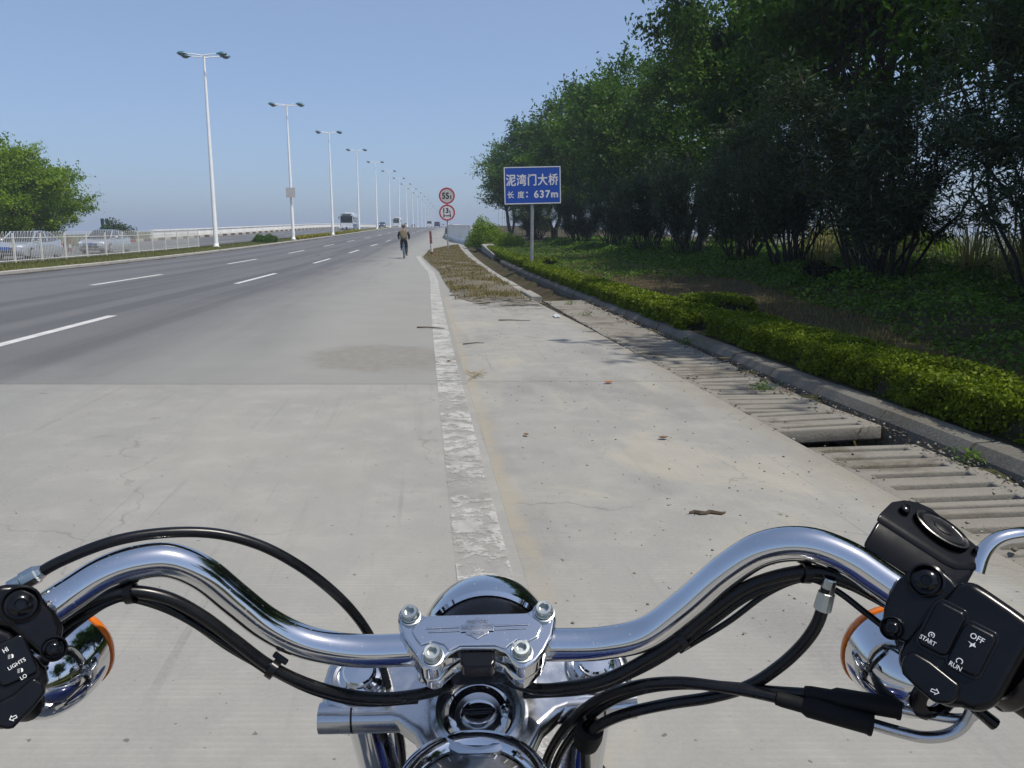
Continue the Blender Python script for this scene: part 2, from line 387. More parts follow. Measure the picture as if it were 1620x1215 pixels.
M_SLAB = mat_oldconc('drain_slab_concrete', (.165, .155, .132), (.265, .25, .218), 3, .75)
M_KERB = mat_oldconc('kerb_concrete', (.095, .090, .076), (.165, .157, .136), 2.5, .75)
M_KERB_LIGHT = mat_oldconc('pale_kerb', (.36, .35, .32), (.5, .49, .46), 2.5, .25)
M_PARAPET = simple('whitewashed_parapet', (.74, .73, .69), .85, 0, .10, .8)
M_STRIPE_D = simple('kerb_stripe_dark', (.10, .065, .055), .8); M_STRIPE_L = simple('kerb_stripe_pale', (.42, .38, .30), .8)
M_POLE = simple('white_pole_paint', (.86, .86, .84), .45, 0, .05, 2)
M_FENCE = simple('white_fence_paint', (.62, .61, .57), .55, 0, .12, 4)
M_LAMP_TOP = simple('lamp_teal', (.035, .13, .18), .4); M_LAMP_LENS = simple('lamp_lens', (.16, .15, .12), .25)

def leaf_mat(name, stops, trans=.35, rough=.5):
    t = NT(name); a = t.node('ShaderNodeAttribute', attribute_name='rnd').outputs['Fac']
    oi = t.node('ShaderNodeObjectInfo').outputs['Random']
    f = t.math('ADD', t.math('MULTIPLY', a, .85), t.math('MULTIPLY', oi, .15))
    col = t.ramp(f, *[(p, c + (1,)) for p, c in stops])
    t.p(Base_Color=col, Roughness=rough, Specular_IOR_Level=.16)
    tl = t.node('ShaderNodeBsdfTranslucent'); t.set(tl.inputs[0], t.mix(1.0, col, c4(1.0, 1.15, .45), 'MULTIPLY'))
    mx = t.node('ShaderNodeMixShader'); mx.inputs[0].default_value = trans
    t.t.links.new(t.b.outputs[0], mx.inputs[1]); t.t.links.new(tl.outputs[0], mx.inputs[2]); t.t.links.new(mx.outputs[0], t.out.inputs[0])
    return t.m
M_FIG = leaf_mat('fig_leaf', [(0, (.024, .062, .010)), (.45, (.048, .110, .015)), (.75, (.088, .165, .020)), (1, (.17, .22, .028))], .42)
M_FIG_SUN = leaf_mat('sunlit_fig_leaf', [(0, (.075, .14, .010)), (.5, (.16, .25, .016)), (1, (.26, .34, .03))], .42)  # brighter copy of the fig leaf, with sunlight put into its colour
M_OLEANDER = leaf_mat('oleander_leaf', [(0, (.036, .062, .034)), (.6, (.066, .100, .056)), (1, (.11, .14, .08))], .28, .42)
M_HEDGE = leaf_mat('hedge_leaf', [(0, (.050, .080, .006)), (.45, (.110, .160, .009)), (.85, (.175, .225, .014)), (.97, (.24, .27, .03)), (.98, (.13, .075, .03)), (1, (.16, .10, .04))], .35)
M_COVER = leaf_mat('cover_leaf', [(0, (.030, .070, .012)), (.6, (.080, .155, .018)), (.93, (.13, .205, .025)), (1, (.15, .13, .03))], .34)
M_DRYGRASS = leaf_mat('dry_grass', [(0, (.13, .100, .050)), (.5, (.21, .165, .085)), (.85, (.16, .145, .055)), (1, (.30, .25, .15))], .3, .8)
M_GREENGRASS = leaf_mat('median_grass', [(0, (.055, .075, .016)), (.5, (.095, .11, .026)), (.85, (.15, .14, .05)), (1, (.21, .18, .08))], .3, .8)
M_DEBRIS = leaf_mat('leaf_debris', [(0, (.035, .025, .015)), (.6, (.08, .06, .04)), (1, (.16, .12, .08))], .1, .9)
M_REED = leaf_mat('dry_reed', [(0, (.26, .21, .11)), (.6, (.42, .35, .19)), (1, (.10, .13, .03))], .3, .7)
M_YELLOW = leaf_mat('yellow_leaf', [(0, (.17, .16, .015)), (.6, (.30, .26, .02)), (1, (.10, .14, .02))], .3)
M_DARKBUSH = leaf_mat('dark_bush_leaf', [(0, (.012, .012, .008)), (1, (.03, .03, .014))], .1)
M_BARK = simple('bark', (.055, .045, .034), .9, 0, .4, 5, bump=.5); M_BARK_PALE = simple('pale_bark', (.15, .125, .09), .9, 0, .35, 4, bump=.5)
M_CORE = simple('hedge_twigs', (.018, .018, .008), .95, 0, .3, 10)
M_SIGNBLUE = simple('sign_blue', (.010, .065, .36), .38, 0, .06, 3); M_SIGNWHITE = simple('sign_white', (.66, .66, .66), .4, 0, .06, 3)
M_SIGNGREY = simple('sign_grey', (.52, .50, .48), .45, 0, .08, 3); M_SIGNRED = simple('sign_red', (.42, .030, .045), .42, 0, .1, 3)
M_PRINTBLACK = simple('print_black', (.012, .012, .014), .5); M_REDPOST = simple('faded_red_paint', (.17, .050, .048), .7, 0, .25, 8)
M_WHITEPOST = simple('faded_white_paint', (.5, .47, .43), .7, 0, .2, 8); M_SIGNBACK = simple('sign_back', (.035, .055, .055), .6)

# ------------------------------------------------------------------ leaves
def leaf_quads(P, size, asp, up=.35, N=None, droop=0.0):
    """one rhombic leaf for each point P; N optional preferred normals"""
    n = len(P)
    nr = RNG.normal(size=(n, 3)); nr /= np.linalg.norm(nr, axis=1)[:, None]
    if N is not None: nr = nr * (1 - up) + N * up
    else: nr[:, 2] = np.abs(nr[:, 2]) + up
    nr /= np.linalg.norm(nr, axis=1)[:, None]
    t = RNG.normal(size=(n, 3)); t[:, 2] -= droop
    t -= nr * (t * nr).sum(1)[:, None]; t /= np.linalg.norm(t, axis=1)[:, None]
    b = np.cross(nr, t); s = (size * RNG.uniform(.7, 1.3, n))[:, None]
    a0 = P - t * s * .5; a1 = P + b * s * asp * .5 + t * s * .03; a2 = P + t * s * .5 - nr * s * .10; a3 = P - b * s * asp * .5 + t * s * .03
    vs = np.stack([a0, a1, a2, a3], 1).reshape(-1, 3); fs = np.arange(4 * n).reshape(n, 4); return vs, fs
def leaf_mesh(name, P, size, asp, m, rnd=None, **kw):
    vs, fs = leaf_quads(P, size, asp, **kw); me = np_mesh(name, vs, fs, None, RNG.random(len(P)) if rnd is None else rnd); me.materials.append(m); return me
def blade_mesh(name, P, h, w, m, lean=.45, seg=1):
    """grass blades: thin bent triangles (two faces each)"""
    n = len(P); a = RNG.uniform(0, 2 * np.pi, n); hh = (h * RNG.uniform(.5, 1.25, n))
    d = np.stack([np.cos(a), np.sin(a), np.zeros(n)], -1); l = RNG.uniform(0, lean, n)
    s = np.stack([-np.sin(a), np.cos(a), np.zeros(n)], -1) * (w * .5)
    up = np.array([0, 0, 1.0])
    m1 = P + up * (hh * .55)[:, None] + d * (hh * l * .35)[:, None]; tip = P + up * (hh * (1 - .35 * l))[:, None] + d * (hh * l)[:, None]
    vs = np.stack([P - s, P + s, m1 + s * .75, m1 - s * .75, tip], 1).reshape(-1, 3); b = np.arange(n)[:, None] * 5
    f = np.concatenate([b + np.array([[0, 1, 2, 3]]), b + np.array([[3, 2, 4, 4]])], 0)
    me = bpy.data.meshes.new(name); q = (b + np.array([[0, 1, 2, 3]])); t3 = (b + np.array([[3, 2, 4]]))
    loops = np.concatenate([q.ravel(), t3.ravel()]).astype(np.int32)
    me.vertices.add(len(vs)); me.vertices.foreach_set('co', vs.astype(np.float32).ravel())
    me.loops.add(len(loops)); me.loops.foreach_set('vertex_index', loops)
    st = np.concatenate([np.arange(n) * 4, 4 * n + np.arange(n) * 3]).astype(np.int32)
    me.polygons.add(2 * n); me.polygons.foreach_set('loop_start', st)
    r = RNG.random(n); at_ = me.attributes.new('rnd', 'FLOAT', 'FACE'); at_.data.foreach_set('value', np.concatenate([r, r]).astype(np.float32))
    me.update(calc_edges=True); me.materials.append(m); return me
def link(name, me, parent=None, loc=(0, 0, 0)):
    o = bpy.data.objects.new(name, me); COL.objects.link(o); o.parent = parent; o.location = loc; return o


# ================================================================== SETTING
# ground reaching the horizon
gP = np.array([[-3500, -900, -.75], [3500, -900, -.75], [3500, 5000, -.75], [-3500, 5000, -.75]], float)
me = np_mesh('ground', gP, np.array([[0, 1, 2, 3]]), gP[:, :2]); me.materials.append(M_FIELD); struct(link('ground', me))

JY = 7.45                                        # joint where the concrete ends and the asphalt starts
KL = -14.75                                      # median kerb
def road_right(y): return np.interp(y, [18, 70, 78, 100, 130, 200, 300, 500, 700], [2.24, 2.24, 1.55, .0, -.45, -1.75, -3.6, -6.8, -9])
road = struct(sheet('road', [ribbon(KL, .150, JY + .004, 18, 30, .5), ribbon(KL, road_right, 18, 660, 26, 1.0)], M_ASPHALT))
base_ = struct(sheet('road_base', [ribbon(KL - .2, 2.3, -45, 30, 3, 1.0, -.03)], M_DRAINBED))
# concrete slabs, laid with open joints
apron = struct(sheet('concrete_apron', [ribbon(-5.2, .150, 1.2, JY - .006, 24, .25)], M_APRON))
for a, b, y0, y1 in ((-9.98, -5.206, 1.2, JY - .006), (KL, -9.986, 1.2, JY - .006), (-5.2, .150, -20, 1.194), (-9.98, -5.206, -20, 1.194), (KL, -9.986, -20, 1.194)):
    sheet('concrete_slab', [ribbon(a, b, y0, y1, 8, .5)], M_APRON, apron)
shoulder = struct(sheet('concrete_shoulder', [ribbon(.1505, 2.26, 1.2, 7.594, 16, .25)], M_SHOULDER))
def sh_r(y): return np.interp(y, [7.6, 12, 18], [2.26, 2.2, 2.02])
sheet('concrete_slab', [ribbon(.1505, sh_r, 7.602, 13.0, 12, .5)], M_SHOULDER, shoulder)
sheet('concrete_slab', [ribbon(.1505, sh_r, 13.006, 18, 12, .5)], M_SHOULDER, shoulder)
sheet('concrete_slab', [ribbon(.1505, 2.26, -20, 1.194, 10, .5)], M_SHOULDER, shoulder)

# painted lines
def line_off(y): return np.interp(y, [-50, 24, 30, 37, 46, 60], [-.015, -.015, -.12, -.5, -.95, -1.0])
sheet('edge_line', [ribbon(lambda y: line_off(y) - .115, lambda y: line_off(y) + .115, -8, 48, 4, .4, .004)], M_PAINT_WORN, road)
for lane, o, y0 in ((1, -5.62, -7.0), (2, -9.42, 7.3)):
    for k in range(22 if lane == 1 else 20):
        a = y0 + 15 * k
        sheet('lane_dash', [ribbon(o - .085, o + .085, a, a + 5.9, 3, 1.0, .004 if a < 60 else .012)], M_PAINT, road)
# silt gathered in the gutter along the median kerb
sheet('gutter_silt', [ribbon(KL + .004, lambda y: KL + .42 + .10 * np.sin(y * .9) + .07 * np.sin(y * 2.7), 10, 300, 4, .5, .005)], M_DRAINBED_DRY, road)

# opposite carriageway, beyond the median
opp = struct(sheet('opposite_road', [ribbon(-30.6, -17.45, -30, 660, 8, 2.0, -.01)], M_ASPHALT))
for k in range(14):
    sheet('lane_dash', [ribbon(-21.9, -21.75, 20 + 15 * k, 26 + 15 * k, 2, 2, .006)], M_PAINT, opp)
    sheet('lane_dash', [ribbon(-26.2, -26.05, 20 + 15 * k, 26 + 15 * k, 2, 2, .006)], M_PAINT, opp)

# median strip with kerb
def zmed(O, Y): return .10 + .10 * np.clip((KL - .15 - O) / 1.2, 0, 1)
median = struct(sheet('median', [ribbon(-17.3, KL - .14, -30, 660, 6, 1.5, 0, zmed)], M_GRASSBED))
def kerb_piece(o0, o1, y0, y1, zt, zb=-.2, cham=.04, left=True):
    """kerb stone following the road"""
    m = MB(); A = [at(o0, y0), at(o1, y0), at(o1, y1), at(o0, y1)]
    def V(p, dz): return (p.x, p.y, p.z + dz)
    a = at(o0 + cham, y0); b = at(o1 - cham * .4, y0); c = at(o1 - cham * .4, y1); d = at(o0 + cham, y1)
    vs = [V(A[0], zb), V(A[1], zb), V(A[2], zb), V(A[3], zb), V(A[0], zt - cham), V(A[1], zt - cham * .5), V(A[2], zt - cham * .5), V(A[3], zt - cham), V(a, zt), V(b, zt), V(c, zt), V(d, zt)]
    fs = [(0, 3, 2, 1), (0, 1, 5, 4), (1, 2, 6, 5), (2, 3, 7, 6), (3, 0, 4, 7), (4, 5, 9, 8), (5, 6, 10, 9), (6, 7, 11, 10), (7, 4, 8, 11), (8, 9, 10, 11)]
    m.add(vs, fs); return m
ys = list(np.arange(14, 120, 2.0)) + list(np.arange(120, 640, 20.0))
for i in range(len(ys) - 1):
    put('kerb_stone', kerb_piece(KL - .16, KL, ys[i] + .012, ys[i + 1] - .012, .12 + random.uniform(-.006, .006)), M_KERB_LIGHT, median)
P = []
n = 26000; y = 14 + (90 - 14) * RNG.random(n) ** 1.5; o = RNG.uniform(-17.25, KL - .2, n)
P = np.stack([edge_x(y) + o, y, road_z(y) + zmed(o, y) - .01], -1)
tag(link('median_grass', blade_mesh('median_grass', P, .11, .012, M_GREENGRASS, .8)), 'short yellowish green grass on the median strip beside the fence', 'grass', kind='stuff')

# right-hand verge
def zver(O, Y):
    O = np.asarray(O, float); Y = np.asarray(Y, float)
    z = np.interp(O, [3.3, 3.6, 4.4, 6, 9, 13, 18, 26, 40], [.06, .09, .10, .16, .30, .42, .40, .1, -.6])
    z = z + .03 * np.sin(O * 1.9 + Y * .7) * np.clip(O - 4, 0, 1) + .025 * np.sin(O * 4.3 - Y * 2.1) * np.clip(O - 4.2, 0, 1)
    return z
struct(sheet('verge', [ribbon(3.27, 40, -30, 90, 46, 1.0, 0, zver), ribbon(3.27, 40, 90, 400, 16, 4.0, 0, zver)], M_SOIL))
struct(sheet('left_verge', [ribbon(-75, -30.7, -30, 90, 12, 4.0, -.05, lambda O, Y: .12 * np.sin(O * .5) * np.sin(Y * .21)), ribbon(-75, -33, 90, 500, 4, 8, -.9)], M_FIELD))

# drain with slotted concrete covers
drain = struct(sheet('drain', [ribbon(2.24, 3.3, -20, 75, 4, 1.0, -.55)], M_DRAINBED))
sheet('drain_wall', [ribbon(2.262, 2.2621, -20, 75, 2, 1.0, -.55, lambda O, Y: (O > 2.26205) * .53)], M_KERB, drain)
def slab_mesh(L=.62, W=.86, T=.11):
    m = MB(); ends = .12; sl = .088
    ysl = [-.205, 0, .205]
    edges = [-L / 2] + [q + s * sl / 2 for q in ysl for s in (-1, 1)] + [L / 2]
    # outline as one slab with two slots: grid of cells with the slot cells left out
    xs = [-W / 2, -W / 2 + ends, W / 2 - ends, W / 2]; idx = {}; vs = []
    def V(i, j, k):
        if (i, j, k) not in idx:
            idx[(i, j, k)] = len(vs); vs.append((xs[i], edges[j], 0 if k else -T))
        return idx[(i, j, k)]
    fs = []; solid = lambda i, j: 0 <= i < 3 and 0 <= j < 7 and not (i == 1 and j in (1, 3, 5))
    for i in range(3):
        for j in range(7):
            if not solid(i, j): continue
            fs.append((V(i, j, 1), V(i + 1, j, 1), V(i + 1, j + 1, 1), V(i, j + 1, 1))); fs.append((V(i, j, 0), V(i, j + 1, 0), V(i + 1, j + 1, 0), V(i + 1, j, 0)))
            if not solid(i - 1, j): fs.append((V(i, j, 0), V(i, j, 1), V(i, j + 1, 1), V(i, j + 1, 0)))
            if not solid(i + 1, j): fs.append((V(i + 1, j, 0), V(i + 1, j + 1, 0), V(i + 1, j + 1, 1), V(i + 1, j, 1)))
            if not solid(i, j - 1): fs.append((V(i, j, 0), V(i + 1, j, 0), V(i + 1, j, 1), V(i, j, 1)))
            if not solid(i, j + 1): fs.append((V(i, j + 1, 0), V(i, j + 1, 1), V(i + 1, j + 1, 1), V(i + 1, j + 1, 0)))
    m.add(vs, fs); return m
slab_me = None; y = 1.2 - .645 * 11; k = 0
while y < 17.6:
    hole = 5.70 < y < 6.05
    if not hole:
        p = at(2.70, y, -.03 + random.uniform(-.012, .008))
        if slab_me is None:
            s = put('drain_slab', slab_mesh(), M_SLAB, drain, local=True, bevel=.014, seg=2); slab_me = s.data
        else:
            s = link('drain_slab', slab_me, drain)
            b = s.modifiers.new('bevel', 'BEVEL'); b.width = .014; b.segments = 2; b.limit_method = 'ANGLE'; b.angle_limit = R(35)
        s.location = p; s.rotation_euler = (random.uniform(-.022, .022), random.uniform(-.02, .02), R(6.2) + random.uniform(-.028, .028))
        y += .645
    else: y += .38
# soil and litter filling the edge between the covers and the kerb
sheet('silt', [ribbon(3.05, 3.34, -20, 17.8, 5, .12, -.075, lambda O, Y: .03 * np.sin(Y * 5.1 + O * 9) + .025 * np.sin(Y * 13.7) + .03 * (O - 3.05) / .29 - .26 * np.exp(-((Y - 5.95) / .28) ** 2) )], M_SOIL, drain)
# open silted ditch further on
struct(sheet('ditch', [ribbon(2.2, 3.32, 17.7, 75, 8, .6, -.10, lambda O, Y: -.16 * np.exp(-((O - 2.75) / .3) ** 2) + .03 * np.sin(Y * 1.9 + O * 5))], M_SOIL))

verge_kerb = empty('verge_kerb', at(3.4, 4.0), 'low weathered concrete kerb between the drain covers and the clipped hedge', 'kerb')
def vkerb(y0, y1, j):
    m = MB(); dz = random.uniform(-.008, .008); pr = [(3.185, -.35), (3.20, -.005), (3.255, .066), (3.40, .080), (3.43, -.3)]
    ring = lambda yy: [at(o + j, yy, z + dz) for o, z in pr]
    m.loft([ring(y0 + .006), ring((y0 + y1) / 2), ring(y1 - .006)]); return m
yk = -8.0
while yk < 40:
    put('kerb_stone', vkerb(yk + .006, yk + .994, random.uniform(-.014, .014)), M_KERB, verge_kerb, bevel=.004, seg=1); yk += 1.0

# dirt island with dry grass between road and ditch
def isl_l(y):
    w = np.clip((21 - np.asarray(y, float)) / 5, 0, 1) * (.16 * np.sin(y * 5.3) + .10 * np.sin(y * 11.7 + 1) + .07 * np.sin(y * 23.0))
    return w + np.interp(y, [12.4, 14, 18, 24, 30, 37, 46, 58, 66, 70], [2.1, 1.1, .42, .27, .18, -.20, -.70, -.55, .6, 1.55])
def isl_r(y): return np.interp(y, [12.4, 18, 40, 70], [2.2, 1.98, 1.80, 1.62])
def zisl(O, Y): 
    e_ = np.clip(np.minimum((O - isl_l(Y)) / .5, 1), 0, 1)
    return (.012 + (.035 + .02 * np.sin(Y * 1.3 + O * 3)) * e_ + .05 * e_ * np.clip((Y - 17) / 12, 0, 1))
struct(sheet('dirt_island', [ribbon(lambda y: np.minimum(isl_l(y), isl_r(y) - .02), isl_r, 12.4, 24, 14, .12, 0, zisl), ribbon(lambda y: np.minimum(isl_l(y), isl_r(y) - .02), isl_r, 24, 70, 14, .4, 0, zisl)], M_DIRT))
n = 30000; y = 17 + 52 * RNG.random(n) ** 1.2; t_ = RNG.random(n); o = isl_l(y) + (isl_r(y) - isl_l(y)) * t_
keep = (np.sin(o * 3.1 + y * .9) + np.sin(y * 2.3 - o * 2) + RNG.normal(size=n) * .9 + (y - 26) / 14) > -.1
y, o = y[keep], o[keep]; P = np.stack([edge_x(y) + o, y, road_z(y) + zisl(o, y) - .01], -1)
tag(link('island_grass', blade_mesh('island_grass', P, .10, .014, M_DRYGRASS, 1.1)), 'dry brown grass on the dirt island beside the cyclist', 'grass', kind='stuff')
M_ISLKERB = mat_oldconc('island_kerb', (.24, .235, .21), (.36, .35, .32), 2.5, .35)
ik = empty('island_kerb', at(1.9, 30), 'pale concrete kerb along the ditch side of the dirt island', 'kerb')
for k in range(27):
    y0 = 17.2 + 2.0 * k; o0 = float(isl_r(y0)) 
    m = kerb_piece(o0, o0 + .22, y0 + .01, y0 + 1.99, .075 + random.uniform(-.02, .012), -.35, .02); put('kerb_stone', m, M_ISLKERB, ik)
# loose concrete lump at the kerb's end
# right-hand bridge wing wall and parapet
def parapet(name, label, off, y0, y1, ht, th, step, m, group=None):
    e_ = empty(name, at(off(y0), y0), label, 'parapet', group); y = y0; i = 0
    while y < y1 - .1:
        st = step if y < 200 else step * 4
        m_ = MB(); ya, yb = y + .02, min(y + st, y1) - .02
        pr = lambda yy: [(-th / 2 - .12, -.5), (-th / 2 - .12, .28), (-th / 2, .42), (-th / 2 * .8, ht(yy)), (th / 2 * .8, ht(yy)), (th / 2, .42), (th / 2, -.5)]
        m_.loft([[at(off(ya), ya) + Vector((a, 0, b)) for a, b in pr(ya)], [at(off(yb), yb) + Vector((a, 0, b)) for a, b in pr(yb)]])
        o = put('wall_panel', m_, m, e_)
        c = MB(); c.loft([[at(off(yy), yy) + Vector((a, 0, b)) for a, b in ((-th / 2 - .05, ht(yy) + .01), (-th / 2 - .05, ht(yy) + .14), (th / 2 + .05, ht(yy) + .14), (th / 2 + .05, ht(yy) + .01))] for yy in (ya, yb)])
        put('coping', c, m, o); y += st
    return e_
parapet('bridge_parapet', 'white concrete parapet starting behind the round bush on the right', lambda y: float(np.interp(y, [72, 78, 100, 130, 200, 300, 500, 700], [3.4, 2.0, .55, .05, -1.25, -3.1, -6.3, -8.5])), 74, 420, lambda y: float(np.interp(y, [74, 96, 125], [1.55, 1.5, .9])), .3, 6.0, M_PARAPET)
lp = parapet('bridge_parapet', 'long white concrete parapet along the far side of the opposite carriageway', lambda y: -31.1, 88, 440, lambda y: .95, .3, 6.0, M_PARAPET)
# painted kerb blocks at its foot
for k in range(70):
    y0 = 78 + 2.0 * k
    put('kerb_block', kerb_piece(-30.75, -30.45, y0 + .02, y0 + 1.98, .26), M_STRIPE_D if k % 2 else M_STRIPE_L, lp)
# sloping concrete ledge beside the ditch, leading up to the wing wall
lg = MB(); lg.loft([[at(o, y) + Vector((0, 0, z)) for o, z in ((3.25, -.3), (3.25, h), (4.1, h + .02), (4.1, -.3))] for y, h in ((46, .16), (58, .34), (72, .52))])
tag(put('wall_footing', lg, M_ISLKERB, None, bevel=.02), 'long pale concrete ledge running from the ditch up to the bridge wing wall', 'wall')

# ================================================================== VEGETATION
def limb(mb, a, b, r0, r1, n=7, seg=5, wob=.12):
    a, b = Vector(a), Vector(b); L = (b - a).length; pts, rs = [], []
    for i in range(seg + 1):
        t = i / seg; w = wob * L * math.sin(math.pi * t) * .5
        pts.append(a.lerp(b, t) + Vector((random.uniform(-1, 1) * w, random.uniform(-1, 1) * w, random.uniform(-.3, 1) * w * .6))); rs.append(r0 + (r1 - r0) * t)
    mb.tube(pts, rs, n); return pts

def fig_tree_meshes(seed, h=12.5, r=4.4, base=3.0, nclump=150, nleaf=46000, leaf=.215, low=.5):
    """trunk mesh with limbs, crown mesh of leaf clumps; local origin at the foot"""
    random.seed(seed); g = np.random.default_rng(seed)
    cl = []; tries = 0
    while len(cl) < nclump and tries < 20000:
        tries += 1
        u = g.normal(size=3); u /= np.linalg.norm(u); rad = g.random() ** .42
        t = (u[2] * rad + 1) / 2                                   # 0 bottom, 1 top
        a = math.atan2(u[1], u[0]); lob = 1 + .20 * math.sin(3 * a + seed) + .14 * math.sin(5 * a + 2 * seed + 4 * t) 
        wid = r * lob * (1.0 if t < .55 else 1 - .55 * ((t - .55) / .45) ** 1.6)
        p = np.array([u[0] * rad * wid * 1.05, u[1] * rad * wid * 1.05, base + (h - base) * t * (1 + .07 * math.sin(2 * a + seed))])
        cl.append(p)
    cl = np.array(cl)
    tr = MB(); ns = random.choice((2, 3)); stems = []
    for i in range(ns):
        a = 2 * math.pi * i / ns + random.random(); d = random.uniform(.05, .3)
        top = (math.cos(a) * r * .30, math.sin(a) * r * .30, base + (h - base) * random.uniform(.35, .6))
        stems.append(limb(tr, (math.cos(a) * d, math.sin(a) * d, -.3), top, random.uniform(.18, .28), .08, 9, 7, .14))
    for p in cl[g.permutation(len(cl))[:64]]:
        st = random.choice(stems); k = min(len(st) - 1, max(2, int(len(st) * random.uniform(.35, .95))))
        limb(tr, st[k], Vector(p) * .97, .045 + .035 * random.random(), .012, 5, 4, .2)
    # hanging aerial roots
    for i in range(10):
        a = random.uniform(0, 6.28); q = random.uniform(.4, 1.6)
        limb(tr, (math.cos(a) * q, math.sin(a) * q, base + random.uniform(.6, 2.5)), (math.cos(a) * q * 1.1, math.sin(a) * q * 1.1, -.1 if i % 2 else random.uniform(.6, 1.8)), .02, .012, 4, 4, .05)
    ton = np.clip(g.random(nclump) ** 1.6, 0, 1); tons = []
    per = np.maximum(20, (nleaf / nclump * g.uniform(.4, 1.7, nclump)).astype(int)); pts = []
    for p, c, tn in zip(cl, per, ton):
        tons.append(np.clip(tn * .7 + g.random(c) * .35, 0, 1)); rr = g.uniform(.5, 1.15); q = g.normal(size=(c, 3)) * np.array([.55, .55, .36]) * rr
        ns_ = g.integers(4, 8); sp = g.normal(size=(ns_, 3)); sp[:, 2] = np.abs(sp[:, 2]) * .7 ; sp /= np.linalg.norm(sp, axis=1)[:, None]   # sprays stick out of the clump
        m_ = g.random(c) < .45; k_ = g.integers(0, ns_, c); q[m_] = sp[k_[m_]] * (g.random(m_.sum()) * 1.9 * rr)[:, None] + g.normal(size=(m_.sum(), 3)) * .09
        pts.append(p + q)
    pts = np.concatenate(pts); k_ = pts[:, 2] > base * low
    return tr, pts[k_], leaf, np.concatenate(tons)[k_]
def mk(name, tr, pts, leaf, rnd, asp, m, bark, droop=.4):
    tm = tr.mesh(name + '_trunk'); tm.materials.append(bark); tm.polygons.foreach_set('use_smooth', [True] * len(tm.polygons))
    return tm, leaf_mesh(name + '_crown', pts, leaf, asp, m, rnd=rnd, up=.25, droop=droop)
figs = [mk('fig', *fig_tree_meshes(s, 12.8, rr, b), .52, M_FIG, M_BARK) for s, rr, b in ((3, 4.3, 2.8), (8, 4.6, 3.0), (15, 4.1, 2.6))]
fig_far = [mk('fig_far', *fig_tree_meshes(s, 12.8, rr, b, 130, 24000, .28), .55, M_FIG, M_BARK) for s, rr, b in ((21, 4.3, 2.7), (28, 4.6, 2.5))]

def tree(tm, cm, name, label, cat, loc, s, rz, group=None):
    t = empty(name, loc, label, cat, group, rz); t.scale = s
    link('trunk', tm, t); link('crown', cm, t); return t
G_FIG = 'tall fig trees along the right-hand verge'
# (offset, distance, proto list, proto index, scale xy, scale z, label)
TREES = [
 (15.5, -7.5, figs, 0, 1.0, 1.0, 'tall dark fig tree on the verge behind the rider'),
 (12.2, 2.6, figs, 1, .95, .98, 'tall dark fig tree on the verge level with the motorcycle'),
 (11.6, 9.2, figs, 2, 1.02, 1.06, 'tall fig tree overhanging the upper right corner of the photo, nearest to the camera'),
 (13.6, 17.4, figs, 0, 1.04, 1.08, 'tall dense fig tree behind the greyest oleander, second nearest of the row'),
 (13.2, 25.5, figs, 1, .95, 1.08, 'tall fig tree whose crown leaves the top of the photo, above the arching reeds'),
 (13.4, 35.0, figs, 2, .92, 1.10, 'tall fig tree with the highest left-hand crown edge against the sky'),
 (13.8, 45.5, figs, 0, .90, .95, 'fig tree with a spiky top just left of the tallest crowns'),
 (12.6, 56.0, fig_far, 0, .92, .98, 'rounded fig tree in the middle of the row, right of the blue bridge sign'),
 (12.0, 67.5, fig_far, 1, .92, .96, 'fig tree rising straight behind the blue bridge sign'),
 (11.0, 80.0, fig_far, 0, .95, 1.0, 'fig tree left of and behind the blue bridge sign, third from the far end'),
 (9.6, 93.0, fig_far, 1, .95, .97, 'second fig tree from the far end of the row, partly behind the blue sign'),
 (8.4, 106.0, fig_far, 0, .98, .93, 'farthest and lowest fig tree of the row, beside the round limit signs'),
]
for i, (o, y, pr, k, sx, sz, lab) in enumerate(TREES):
    tree(*pr[k], 'fig_tree', lab, 'tree', at(o, y, float(zver(o, y)) - .05), (sx, sx, sz), i * 1.9 + .4, G_FIG)

# oleander shrubs under them: many upright stems, narrow grey-green leaves
def oleander(seed, h=4.6, r=1.7, ns=26, nleaf=15000):
    random.seed(seed); g = np.random.default_rng(seed); tr = MB(); pts = []
    for i in range(ns):
        a = random.uniform(0, 6.28); q = math.sqrt(random.random()); hh = h * random.uniform(.7, 1.0)
        top = (math.cos(a) * q * r, math.sin(a) * q * r, hh)
        st = limb(tr, (math.cos(a) * q * .35, math.sin(a) * q * .35, -.15), top, random.uniform(.018, .036), .008, 5, 6, .10)
        for j in range(3):
            b = st[random.randint(2, 5)]; e_ = b + Vector((random.uniform(-.6, .6), random.uniform(-.6, .6), random.uniform(.3, .9))); limb(tr, b, e_, .012, .005, 4, 3, .1)
            c = nleaf // (ns * 4); t = g.random(c)[:, None]; pts.append(np.array(b) * (1 - t) + np.array(e_) * t + g.normal(size=(c, 3)) * .13)
        c = nleaf // (ns * 4); t = g.uniform(.34, 1.02, c) ; k = np.clip(t * 6, 0, 5.999); A = np.array([tuple(p) for p in st]); i0 = k.astype(int); f = (k - i0)[:, None]
        pts.append(A[i0] * (1 - f) + A[np.minimum(i0 + 1, 6)] * f + g.normal(size=(c, 3)) * .13)
    return tr, np.concatenate(pts)
M_STEMDARK = simple('dark_stem', (.028, .024, .018), .9)
ole = []
for s, h, r_ in ((5, 4.8, 1.9), (9, 4.2, 1.7)):
    tr, pts = oleander(s, h, r_, 28, 21000); ole.append(mk('oleander', tr, pts, .17, None, .17, M_OLEANDER, M_STEMDARK, .2))
